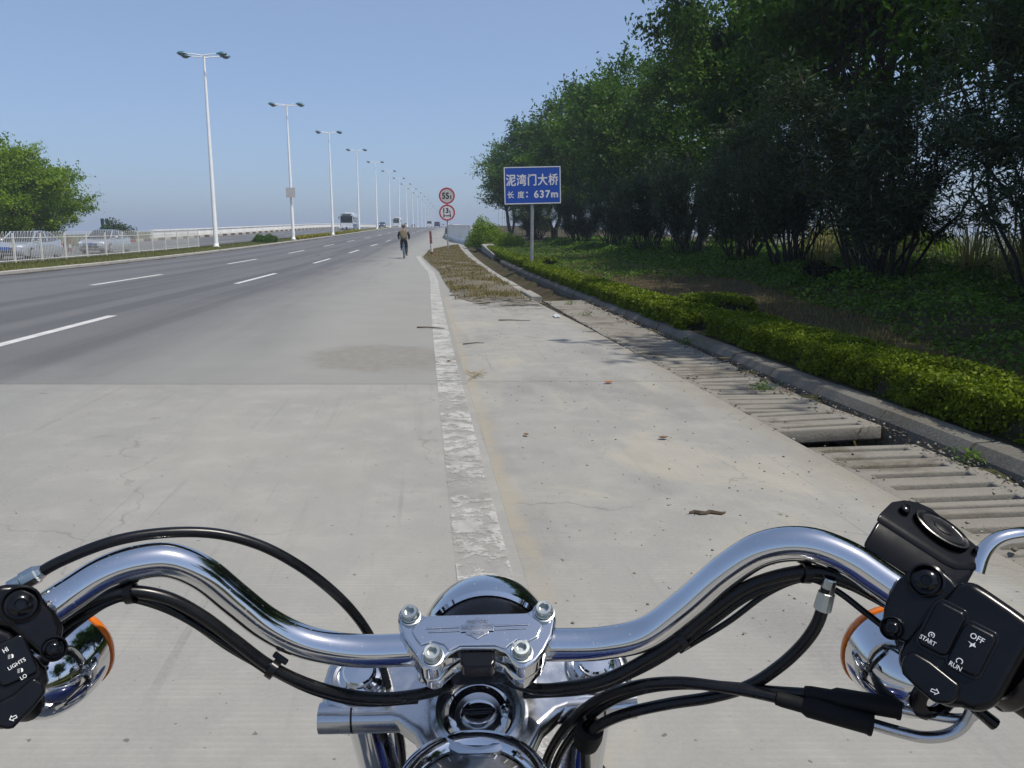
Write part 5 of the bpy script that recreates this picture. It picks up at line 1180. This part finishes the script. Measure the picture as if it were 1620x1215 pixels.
# dark two-panel board behind the left fence
tb_y = 96; tx = (178 - 810) / FOC * tb_y
tb = empty('roadside_board', (tx, tb_y, .3), 'dark pair of narrow boards on posts right of the left-hand trees', 'sign')
for s in (-1, 1):
    put('board', MB().box((tx + s * .26, tb_y, 2.6), (.38, .05, 1.15)), M_SIGNBACK, tb); put('post', MB().tube([(tx + s * .26, tb_y + .05, -.9), (tx + s * .26, tb_y + .05, 2.8)], .035, 8), M_STEEL, tb)
# red and white posts across the opposite carriageway
for (px, py, d, lab) in ((2, 388, 47, 'red and white post left of the nearest silver car, at the left edge'), (92, 390, 51, 'red and white post between the two silver cars, right one'), (120, 386, 56, 'red and white post just left of the second silver car')):
    x = (px - 810) / FOC * d; zb = float(road_z(d)); e_ = empty('lane_post', (x, d, zb), lab, 'post', 'red and white posts behind the fence')
    for k in range(4): put('band', MB().tube([(x, d, zb + .25 * k), (x, d, zb + .25 * k + .246)], .09, 12), M_REDPOST if k % 2 == 0 or k == 3 else M_WHITEPOST, e_, smooth=True)

# ================================================================== VEHICLES
M_TYRE = simple('tyre', (.015, .015, .015), .8); M_HUB = simple('hub_silver', (.42, .43, .44), .35, .7); M_AUTOGLASS = simple('car_glass', (.018, .022, .026), .08, 0, .1, 3, coat=.6)
M_LAMPGLASS = simple('headlight_glass', (.68, .70, .72), .1, .1, .1, 6, coat=.6); M_TAIL = simple('tail_light', (.35, .012, .012), .2); M_GRILLE = simple('grille_black', (.012, .012, .013), .4)
def paint(name, col, metal=.4): return simple(name, col, .26, metal, .05, 2, coat=.8)
M_SILVER = paint('silver_paint', (.50, .52, .54), .6); M_WHITECAR = paint('white_paint', (.72, .72, .71), 0); M_NAVY = paint('navy_paint', (.02, .035, .09)); M_GREYCAR = paint('grey_paint', (.10, .11, .12)); M_BUSBLUE = paint('bus_blue', (.05, .09, .22), 0); M_BUSGREEN = paint('bus_teal', (.10, .17, .17), 0)
M_BUSGREY = paint('bus_grey', (.45, .48, .50), 0)
def wheels(t, xs, w, r):
    for x in xs:
        for s in (-1, 1):
            o = put('wheel', MB().lathe((s * w, x, r), (s, 0, 0), [(r * .60, -.17), (r * .95, -.17), (r, -.14), (r, -.03), (r * .95, 0), (r * .62, .0)], 24), M_TYRE, t, local=True, smooth=True)
            put('hubcap', MB().lathe((s * w, x, r), (s, 0, 0), [(r * .62, -.005), (r * .55, -.02), (r * .2, .0), (0, .005)], 16), M_HUB, o, local=True, smooth=True)
def ring_body(x, w, zb, zt, rnd=.5):
    """body section at length x: rounded box"""
    pts = []
    for a, b in ((-1, 0), (-1.0, .45), (-.97, .8), (-.88, 1), (.88, 1), (.97, .8), (1.0, .45), (1, 0), (.9, -.02), (-.9, -.02)): pts.append((a * w, x, zb + b * (zt - zb)))
    return pts
def car(name, label, loc, rz, col, kind='sedan', group=None):
    """front towards -y"""
    t = empty(name, loc, label, 'car' if kind != 'van' else 'van', group, rz)
    if kind == 'sedan': L, W, H = 4.6, .88, 1.46; st = [(-2.3, .66, .38, .62), (-2.2, .78, .24, .72), (-1.9, .86, .2, .80), (-1.0, .88, .2, .93), (-.5, .88, .2, .95), (.9, .88, .2, .97), (1.6, .87, .2, 1.0), (2.1, .82, .24, .98), (2.28, .72, .36, .90)]; cab = [(-1.10, .74, .93), (-.35, .62, 1.42), (.45, .62, 1.46), (1.0, .61, 1.40), (1.75, .72, .99)]
    elif kind == 'suv': L, W, H = 4.6, .92, 1.75; st = [(-2.3, .72, .42, .85), (-2.15, .84, .3, .95), (-1.1, .92, .28, 1.06), (1.8, .92, .28, 1.12), (2.2, .90, .3, 1.12), (2.32, .82, .40, 1.08)]; cab = [(-1.15, .78, 1.06), (-.5, .70, 1.66), (.6, .70, 1.74), (1.9, .70, 1.70), (2.25, .80, 1.12)]
    else: L, W, H = 5.0, .92, 2.1; st = [(-2.5, .78, .42, .95), (-2.3, .88, .28, 1.05), (-1.8, .92, .25, 1.15), (2.3, .92, .25, 1.2), (2.45, .88, .3, 1.18)]; cab = [(-2.0, .84, 1.14), (-1.1, .80, 1.98), (0, .80, 2.08), (2.2, .80, 2.06), (2.42, .84, 1.18)]
    b = put('body', MB().loft([ring_body(*s) for s in st]), col, t, local=True, smooth=True, angle=50)
    g = MB(); g.loft([[(-w, x, z - .02) , (-w * .96, x, z), (w * .96, x, z), (w, x, z - .02), (st[4][1] * .93 if kind == 'sedan' else w + .07, x, cab[0][2] - .05), (-(st[4][1] * .93 if kind == 'sedan' else w + .07), x, cab[0][2] - .05)] for x, w, z in cab])
    put('window_glass', g, M_AUTOGLASS, t, local=True, smooth=True, angle=30)
    rf_ = MB(); mid = cab[1:-1]; rf_.loft([[(-w - .015, x, z - .035), (-w * .9, x, z + .02), (w * .9, x, z + .02), (w + .015, x, z - .035)] for x, w, z in mid]); put('roof', rf_, col, t, local=True, smooth=True)
    for s in (-1, 1):
        for p, q in ((cab[0], cab[1]), (cab[-1], cab[-2])): put('pillar', MB().tube([(s * (p[1] + .03), p[0], p[2]), (s * q[1], q[0], q[2] - .005)], .045, 8), col, t, local=True, smooth=True)
        mxm = (cab[1][0] + cab[-2][0]) / 2 + .1; put('door_pillar', MB().tube([(s * (st[4][1] * .93 if kind == 'sedan' else .93), mxm, cab[0][2] - .03), (s * (cab[2][1] + .008), mxm, cab[2][2] - .04)], .04, 8), col, t, local=True, smooth=True)
        put('headlight', MB().sphere((s * .62, st[1][0] + .05, st[0][3] + .02), (.20, .13, .095), 14, 8), M_LAMPGLASS, t, local=True, smooth=True)
        put('tail_light', MB().box((s * (W - .16), st[-1][0] - .03, st[-1][3] - .14), (.26, .12, .16)), M_TAIL, t, local=True, bevel=.02)
        put('mirror', MB().sphere((s * (W + .10), cab[0][0] + .35, cab[0][2] + .06), (.12, .07, .08), 12, 8), col, t, local=True, smooth=True)
    put('grille', MB().box((0, st[0][0] + .0, st[0][3] - .05), (.80, .08, .11)), M_GRILLE, t, local=True, bevel=.02)
    put('air_intake', MB().box((0, st[0][0] + .015, .42), (1.0, .10, .12)), M_GRILLE, t, local=True, bevel=.02)
    for x, n_ in ((st[0][0] - .045, 'number_plate'), (st[-1][0] + .01, 'number_plate')): put(n_, MB().box((0, x, .58 if x < 0 else .75), (.44, .02, .14)), M_SIGNBLUE, t, local=True)
    if kind != 'sedan': put('rear_window', MB().box((0, cab[-1][0] - .06, (cab[-1][2] + cab[-2][2]) / 2 + .05), (1.3, .03, .42), Matrix.Rotation(R(-12), 3, 'X')), M_AUTOGLASS, t, local=True)
    wheels(t, (-1.4, 1.35), W - .01, .315 if kind == 'sedan' else .35); return t
def opp(off, y): return at(off, y, 0)
hd = R(4.0)
car('sedan', 'silver sedan at the left edge of the photo, seen through the white fence', opp(-21.6, 43.6), hd + R(0), M_SILVER, 'sedan', 'silver sedans behind the fence')
car('sedan', 'silver sedan behind the fence, right one of the two', opp(-21.4, 53.2), hd, M_SILVER, 'sedan', 'silver sedans behind the fence')
def bus(label, loc, rz, low, roofm):
    t = empty('bus', loc, label, 'bus', 'oncoming buses', rz); W, L, H = 1.25, 10.5, 3.15
    rr = lambda x, s: [(a * W * s, x, z) for a, z in ((-1, .35), (-1, 1.2), (-1, 2.6), (-.95, H - .15), (-.8, H), (.8, H), (.95, H - .15), (1, 2.6), (1, 1.2), (1, .35))]
    put('body', MB().loft([rr(-5.25, .94), rr(-5.1, 1), rr(5.1, 1), rr(5.25, .95)]), roofm, t, local=True, smooth=True, angle=50)
    put('skirt', MB().box((0, 0, .75), (2 * W + .012, 10.2, .75)), low, t, local=True)
    put('front_panel', MB().box((0, -5.255, .85), (2.2, .03, .85)), M_WHITECAR, t, local=True)
    ws = put('windscreen', MB().box((0, -5.262, 1.98), (2.28, .04, 1.30)), M_AUTOGLASS, t, local=True, bevel=.05); put('divider', MB().box((0, -5.29, 1.98), (.05, .02, 1.28)), M_GRILLE, ws, local=True)
    put('destination_board', MB().box((0, -5.262, 2.84), (1.7, .04, .26)), M_GRILLE, t, local=True)
    for s in (-1, 1):
        for k in range(7): put('side_window', MB().box((s * (W + .004), -4.2 + 1.32 * k, 1.98), (.02, 1.2, .95)), M_AUTOGLASS, t, local=True)
        put('headlight', MB().lathe((s * .85, -5.27, .82), (0, -1, 0), [(.15, 0), (.14, .03), (0, .045)], 16), M_LAMPGLASS, t, local=True, smooth=True)
        m_ = put('mirror', MB().box((s * 1.45, -5.45, 2.25), (.16, .10, .42)), M_GRILLE, t, local=True, bevel=.03); put('mirror_arm', MB().tube([(s * 1.1, -5.2, 2.75), (s * 1.45, -5.45, 2.45)], .025, 6), M_GRILLE, m_, local=True)
    put('roof_unit', MB().box((0, .5, H + .10), (1.7, 3.0, .22)), M_WHITECAR, t, local=True, bevel=.06); put('bumper', MB().box((0, -5.27, .45), (2.36, .10, .24)), M_WHITECAR, t, local=True, bevel=.03)
    put('number_plate', MB().box((0, -5.335, .47), (.44, .02, .14)), M_SIGNBLUE, t, local=True); wheels(t, (-3.0, 2.6), W - .02, .48); return t
bus('white-roofed bus nearest the camera, coming down the opposite carriageway', at(-20.6, 168), R(3.5), M_BUSBLUE, M_BUSGREY)
bus('smaller-looking white and blue bus further up the opposite carriageway', at(-19.9, 285), R(3.5), M_BUSBLUE, M_WHITECAR)
car('sedan', 'small dark car between the two oncoming buses', at(-20.2, 232), R(3.5), M_GREYCAR)
car('sedan', 'small white car right behind the farther bus', at(-18.2, 300), R(3.5), M_WHITECAR)
car('sedan', 'tiny grey car on the opposite carriageway near the crest', at(-19.0, 360), R(3.5), M_GREYCAR)
car('minivan', 'white van driving away near the crest of the bridge', at(-9.2, 292), R(183.5), M_WHITECAR, 'van')
car('off_roader', 'dark blue off-road car driving away near the crest, right of the white van', at(-5.9, 272), R(183.5), M_NAVY, 'suv')
car('sedan', 'white car driving away just right of the dark blue off-road car', at(-5.2, 330), R(183.5), M_WHITECAR)

# ================================================================== CYCLIST
CY = 44.3; CX = (641.5 - 810) / FOC * CY; CZ = float(road_z(CY))
M_OLIVE = simple('olive_jacket', (.115, .10, .062), .9, 0, .25, 9); M_TROUS = simple('dark_trousers', (.030, .030, .028), .9, 0, .3, 9); M_SKIN = simple('skin', (.28, .16, .11), .6); M_CAP = simple('brown_cap', (.085, .065, .045), .9); M_SLEEVE = simple('dark_sleeve', (.032, .030, .034), .9); M_SHOE = simple('black_shoe', (.015, .015, .015), .6)
M_BIKEBLUE = simple('bicycle_blue', (.03, .14, .26), .35, .2, .1, 4, coat=.4)
heading = R(5.0)                                          # along the road, slightly left of +y
bc = empty('bicycle', (CX, CY, CZ), 'light blue bicycle ridden along the road beside the edge line', 'bicycle', None, heading)
for y, nm in ((-.53, 'rear_wheel'), (.55, 'front_wheel')):
    w = put(nm, MB().lathe((0, y, .335), (1, 0, 0), [(.312, -.018), (.330, -.014), (.336, 0), (.330, .014), (.312, .018)], 36, True), M_TYRE, bc, local=True, smooth=True)
    put('rim', MB().lathe((0, y, .335), (1, 0, 0), [(.298, -.012), (.311, -.014), (.311, .014), (.298, .012)], 36, True), M_HUB, w, local=True)
    for k in range(14):
        a = 2 * math.pi * k / 14; put('spoke', MB().tube([((.03 if k % 2 else -.03), y, .335), (0, y + .3 * math.cos(a), .335 + .3 * math.sin(a))], .0022, 4), M_HUB, w, local=True)
    mg = MB(); mg.loft([[(x, y + (r_) * math.cos(a), .335 + r_ * math.sin(a)) for x, r_ in ((-.03, .355), (-.02, .368), (.02, .368), (.03, .355), (0, .358))] for a in np.linspace(R(20), R(190 if y < 0 else 160), 14)]); put('mudguard', mg, M_BIKEBLUE, w, local=True, smooth=True)
fr = MB(); bb = (0, -.08, .30); hd_t = (0, .42, .92); hd_b = (0, .45, .74); se = (0, -.22, .82); ra = (0, -.53, .335)
for a, b in ((bb, hd_b), (bb, se), ((0, -.2, .74), hd_t), (hd_b, hd_t)): fr.tube([a, b], .017, 10)
for s in (-.05, .05): fr.tube([(s, *ra[1:]), (s * .4, *bb[1:])], .010, 8); fr.tube([(s, *ra[1:]), (s * .3, *se[1:])], .009, 8); fr.tube([(s, .55, .335), (s * .8, .47, .72)], .011, 8)
put('frame', fr, M_BIKEBLUE, bc, local=True, smooth=True)
sd_ = MB(); sd_.loft([[(w * math.cos(a), y, .90 + .035 * math.sin(a)) for a in np.linspace(0, 2 * math.pi, 13)[:-1]] for y, w in ((-.38, .09), (-.30, .105), (-.2, .06), (-.08, .025))]); put('saddle', sd_, M_SATIN, bc, local=True, smooth=True)
put('seat_post', MB().tube([se, (0, -.25, .89)], .013, 8), M_HUB, bc, local=True)
put('handlebar', MB().tube(spline([Vector(p) for p in ((-.27, .26, 1.0), (-.22, .36, 1.02), (0, .41, 1.0), (.22, .36, 1.02), (.27, .26, 1.0))], 5), .012, 8), M_HUB, bc, local=True, smooth=True); put('stem', MB().tube([hd_t, (0, .41, 1.0)], .014, 8), M_HUB, bc, local=True)
put('carrier', MB().box((0, -.56, .72), (.14, .36, .015)).tube([(-.06, -.53, .335), (-.06, -.60, .72)], .006, 6).tube([(.06, -.53, .335), (.06, -.60, .72)], .006, 6), M_STEEL, bc, local=True)
put('reflector', MB().box((0, -.93, .52), (.06, .012, .05)), M_SIGNRED, bc, local=True)
for s, dz in ((-1, .14), (1, -.14)): put('pedal', MB().tube([(s * .06, -.08, .30), (s * .08, -.08 + .05 * s, .30 + dz)], .01, 6).box((s * .14, -.08 + .05 * s, .30 + dz), (.10, .09, .02)), M_SATIN, bc, local=True)
# rider
pe = empty('person', (CX, CY, CZ), 'person in olive jacket, dark trousers and cap riding a bicycle away', 'person', None, heading)
def skin_obj(name, verts, edges, rad, m, parent, root=0, sub=2):
    me = bpy.data.meshes.new(name); me.from_pydata([Vector(v) for v in verts], edges, []); me.materials.append(m)
    o = bpy.data.objects.new(name, me); COL.objects.link(o); o.parent = parent
    o.modifiers.new('skin', 'SKIN'); sk = me.skin_vertices[0].data
    for i, r_ in enumerate(rad): sk[i].radius = r_ if hasattr(r_, '__len__') else (r_, r_)
    sk[root].use_root = True; s = o.modifiers.new('sub', 'SUBSURF'); s.levels = sub; s.render_levels = sub; s2 = o.modifiers['skin']; s2.use_smooth_shade = True; return o
J = dict(pel=(0, -.24, 1.0), wst=(0, -.18, 1.17), chs=(0, -.08, 1.37), nck=(0, -.03, 1.52), hed=(0, .02, 1.60), top=(0, .03, 1.73), shL=(-.19, -.06, 1.44), elL=(-.29, .0, 1.20), haL=(-.265, .25, 1.03), shR=(.19, -.06, 1.44), elR=(.29, .0, 1.20), haR=(.265, .25, 1.03), hpL=(-.10, -.22, .96), knL=(-.13, .16, .84), anL=(-.13, -.06, .52), toL=(-.14, .08, .47), hpR=(.10, -.22, .96), knR=(.13, .10, .62), anR=(.13, -.06, .24), toR=(.14, .08, .19))
ks = list(J); ix = {k: i for i, k in enumerate(ks)}; ed = [('pel', 'wst'), ('wst', 'chs'), ('chs', 'nck'), ('nck', 'hed'), ('hed', 'top'), ('chs', 'shL'), ('shL', 'elL'), ('elL', 'haL'), ('chs', 'shR'), ('shR', 'elR'), ('elR', 'haR'), ('pel', 'hpL'), ('hpL', 'knL'), ('knL', 'anL'), ('anL', 'toL'), ('pel', 'hpR'), ('hpR', 'knR'), ('knR', 'anR'), ('anR', 'toR')]
rd = dict(pel=.13, wst=.12, chs=.14, nck=.055, hed=(.085, .095), top=(.07, .08), shL=.065, elL=.045, haL=.035, shR=.065, elR=.045, haR=.035, hpL=.085, knL=.06, anL=.04, toL=.03, hpR=.085, knR=.06, anR=.04, toR=.03)
skin_obj('body', [J[k] for k in ks], [(ix[a], ix[b]) for a, b in ed], [rd[k] for k in ks], M_SKIN, pe)
def sub_skin(name, keys, edges, radii, m, root=0):
    i2 = {k: i for i, k in enumerate(keys)}; return skin_obj(name, [J[k] for k in keys], [(i2[a], i2[b]) for a, b in edges], radii, m, pe, root)
J['hem'] = (0, -.27, .95); J['col'] = (0, -.04, 1.50)
sub_skin('jacket', ['hem', 'wst', 'chs', 'col', 'shL', 'shR'], [('hem', 'wst'), ('wst', 'chs'), ('chs', 'col'), ('chs', 'shL'), ('chs', 'shR')], [(.20, .17), (.195, .16), (.20, .15), .08, .095, .095], M_OLIVE)
for s in 'LR':
    sub_skin('sleeve', ['sh' + s, 'el' + s, 'ha' + s], [('sh' + s, 'el' + s), ('el' + s, 'ha' + s)], [.085, .064, .048], M_SLEEVE)
    sub_skin('trouser_leg', ['pel', 'hp' + s, 'kn' + s, 'an' + s], [('pel', 'hp' + s), ('hp' + s, 'kn' + s), ('kn' + s, 'an' + s)], [.13, .105, .085, .065], M_TROUS)
    sub_skin('shoe', ['an' + s, 'to' + s], [('an' + s, 'to' + s)], [.05, .042], M_SHOE)
cp = MB(); cp.lathe((0, .025, 1.68), (0, -.08, 1), [(.118, 0), (.122, .035), (.105, .085), (.06, .115), (0, .122)], 20); capo = put('cap', cp, M_CAP, pe, local=True, smooth=True)
put('peak', MB().prism([(.105 * math.cos(a) + .03, .06 + .17 * math.sin(a), 1.685) for a in np.linspace(R(-5), R(150), 12)], (0, 0, .012)), M_CAP, capo, local=True)

# ================================================================== LITTER
def leaf_litter(label, loc, L, col, rz, name='fallen_leaf', cat='leaf', group='fallen leaves on the shoulder'):
    m = MB(); n = 9; top = []; bot = []
    for i in range(n):
        t = i / (n - 1); w = L * .30 * math.sin(math.pi * min(1, t * 1.05)) ** .8; z = .010 + .22 * L * (t - .5) ** 2 * 2
        m.v += [(L * (t - .5), -w, z + w * .5), (L * (t - .5), 0, z), (L * (t - .5), w, z + w * .35)]
    for i in range(n - 1): m.f += [(3 * i, 3 * i + 3, 3 * i + 4, 3 * i + 1), (3 * i + 1, 3 * i + 4, 3 * i + 5, 3 * i + 2)]
    o = put(name, m, col, None, local=True, smooth=True); s = o.modifiers.new('s', 'SOLIDIFY'); s.thickness = .0015; o.location = loc; o.rotation_euler = (0, 0, rz); return tag(o, label, cat, group)
M_LEAFO = simple('orange_leaf', (.45, .15, .02), .7, 0, .3, 30); M_LEAFB = simple('brown_leaf', (.16, .085, .035), .8, 0, .3, 30); M_TWIG = simple('dead_twig', (.07, .05, .03), .9); M_PLASTIC = simple('white_plastic', (.6, .6, .6), .4)
leaf_litter('curled orange leaf lying on the middle of the concrete shoulder', at(1.48, 7.47, .002), .10, M_LEAFO, .5)
leaf_litter('brown leaf on the shoulder nearest the drain covers', at(1.38, 5.37, .002), .075, M_LEAFB, .2)
leaf_litter('small brown leaf on the shoulder close to the worn edge line', at(.45, 5.46, .002), .055, M_LEAFB, 2.0)
leaf_litter('small dry leaf lying on the edge line', at(.02, 8.75, .006), .07, M_LEAFB, 1.0)
leaf_litter('tan dry leaf on the drain covers by the kerb', at(3.10, 8.9, .0), .16, simple('tan_leaf', (.32, .25, .12), .8), .1)
def twig(label, pts, r, cat='twig'):
    m = MB(); m.tube(pts, [r] + [r * .8] * (len(pts) - 2) + [r * .4], 6); return tag(put('twig', m, M_TWIG, None, smooth=True), label, cat, 'twigs on the pavement')
twig('long dark twig lying across the edge line', [at(-.36, 12.05, .012), at(-.2, 12.0, .02), at(-.1, 11.98, .012), at(.05, 11.9, .014)], .012)
twig('thin straight stick on the shoulder right of the edge line', [at(.95, 13.1, .010), at(1.15, 13.08, .014), at(1.45, 13.0, .010)], .010)
twig('short bent twig on the shoulder beside the sand drift', [at(.24, 10.2, .008), at(.42, 10.28, .016), at(.52, 10.3, .008)], .008)
# dark wavy scrap near the bars
m = MB(); m.tube([at(1.07 + .026 * i, 3.87 + .012 * math.sin(i * 1.9), .008) for i in range(8)], [.006, .011, .013, .009, .012, .010, .008, .004], 6); tag(put('twig', m, M_TWIG, None, smooth=True), 'short dark ragged scrap on the shoulder above the right handlebar bend', 'twig', 'twigs on the pavement')
m = MB(); m.loft([[at(1.98 + .05 * a, 13.5 + .3 * t, .01 + .02 * math.sin(3 * t) + z) for a, z in ((-1, 0), (0, .03), (1, 0), (0, .004))] for t in (0, .3, .7, 1)]); tag(put('plastic_scrap', m, M_PLASTIC, None), 'white plastic scrap at the drain edge near the dirt island', 'litter')
m = MB()
for i in range(14): m.tube([at(.24 + random.uniform(-.05, .12), 7.9 + random.uniform(-.2, .2), .006), at(.28 + random.uniform(-.12, .15), 7.9 + random.uniform(-.3, .3), .02 + random.random() * .03)], .0025, 4)
tag(put('straw_tuft', m, simple('straw', (.30, .24, .14), .9), None), 'small tuft of dry straw beside the edge line', 'straw')
# grit and pebbles
def pebbles(name, label, n, f, smin, smax, m):
    vs = []; fs = []; rn = []
    base = np.array([(1, 0, 0), (-1, 0, 0), (0, 1, 0), (0, -1, 0), (0, 0, 1), (0, 0, -1)], float); F = np.array([(0, 2, 4), (2, 1, 4), (1, 3, 4), (3, 0, 4), (2, 0, 5), (1, 2, 5), (3, 1, 5), (0, 3, 5)])
    P = f(n); S = smin + (smax - smin) * RNG.random(n) ** 4; sh = RNG.uniform(.6, 1.3, (n, 6, 3)); v = base[None] * sh * S[:, None, None]; v[:, :, 2] *= .65
    a = RNG.uniform(0, 6.28, n); c_, s_ = np.cos(a)[:, None], np.sin(a)[:, None]; x = v[:, :, 0] * c_ - v[:, :, 1] * s_; y = v[:, :, 0] * s_ + v[:, :, 1] * c_; v = np.stack([x, y, v[:, :, 2]], -1) + P[:, None, :]
    me = np_mesh(name, v.reshape(-1, 3), (F[None] + (np.arange(n) * 6)[:, None, None]).reshape(-1, 3), None, np.repeat(RNG.random(n), 8)); me.materials.append(m); return tag(link(name, me), label, 'gravel', kind='stuff')
M_PEB = leaf_mat('pebble', [(0, (.05, .045, .04)), (.5, (.20, .18, .15)), (1, (.42, .40, .36))], 0, .9)
def fsh(n): o = .2 + 2.1 * RNG.random(n) ** .8; y = 2.6 + 14 * RNG.random(n) ** 1.3; return np.stack([edge_x(y) + o, y, road_z(y) + .002], -1)
def fgut(n): y = 2.6 + 15 * RNG.random(n) ** 1.2; o = np.where(RNG.random(n) < .5, 2.22 + .12 * RNG.normal(size=n), 3.14 + .09 * RNG.normal(size=n)); return np.stack([edge_x(y) + o, y, road_z(y) - .015], -1)
def fapr(n): o = RNG.uniform(-4.5, .2, n); y = 2.6 + 9 * RNG.random(n); return np.stack([edge_x(y) + o, y, road_z(y) + .001], -1)
pebbles('shoulder_grit', 'loose grit scattered over the concrete shoulder', 1400, fsh, .0016, .010, M_PEB)
pebbles('gutter_gravel', 'gravel and crumbs gathered along the drain covers', 3500, fgut, .003, .020, M_PEB)
pebbles('road_grit', 'fine grit scattered over the near concrete roadway', 500, fapr, .0012, .006, M_PEB)
# leaf debris and weeds in the drain
n = 1500; y = 2.5 + 15 * RNG.random(n) ** 1.1; o = 3.12 + .10 * RNG.normal(size=n); P = np.stack([edge_x(y) + o, y, road_z(y) - .03 + .03 * RNG.random(n)], -1)
tag(link('leaf_debris', leaf_mesh('leaf_debris', P, .024, .5, M_DEBRIS, up=1.2)), 'brown leaf debris between the drain covers and the kerb', 'leaf litter', kind='stuff')
P = np.concatenate([np.array([tuple(at(o, y, -.03))]) + np.stack([RNG.normal(size=90) * .06, RNG.normal(size=90) * .05, RNG.random(90) * .09], -1) for o, y in ((2.85, 7.3), (3.15, 4.9), (2.6, 14.2), (2.7, 16.5), (3.12, 10.4))])
tag(link('drain_weeds', leaf_mesh('drain_weeds', P, .04, .35, M_COVER)), 'small green weeds growing along the drain covers', 'weeds', kind='stuff')

# ================================================================== HAZE
hz = MB().box((0, 2050, 11.6), (7100, 6000, 27)); hm_ = hz.mesh('haze'); recalc(hm_)
t = NT('haze_air'); t.n.remove(t.b); pv = t.node('ShaderNodeVolumePrincipled'); pv.inputs['Color'].default_value = (.76, .86, 1, 1); pv.inputs['Density'].default_value = .0007; pv.inputs['Anisotropy'].default_value = .2
t.t.links.new(pv.outputs[0], t.out.inputs['Volume']); hm_.materials.append(t.m); tag(link('haze', hm_), 'thin pale haze in the air', 'haze', kind='stuff')
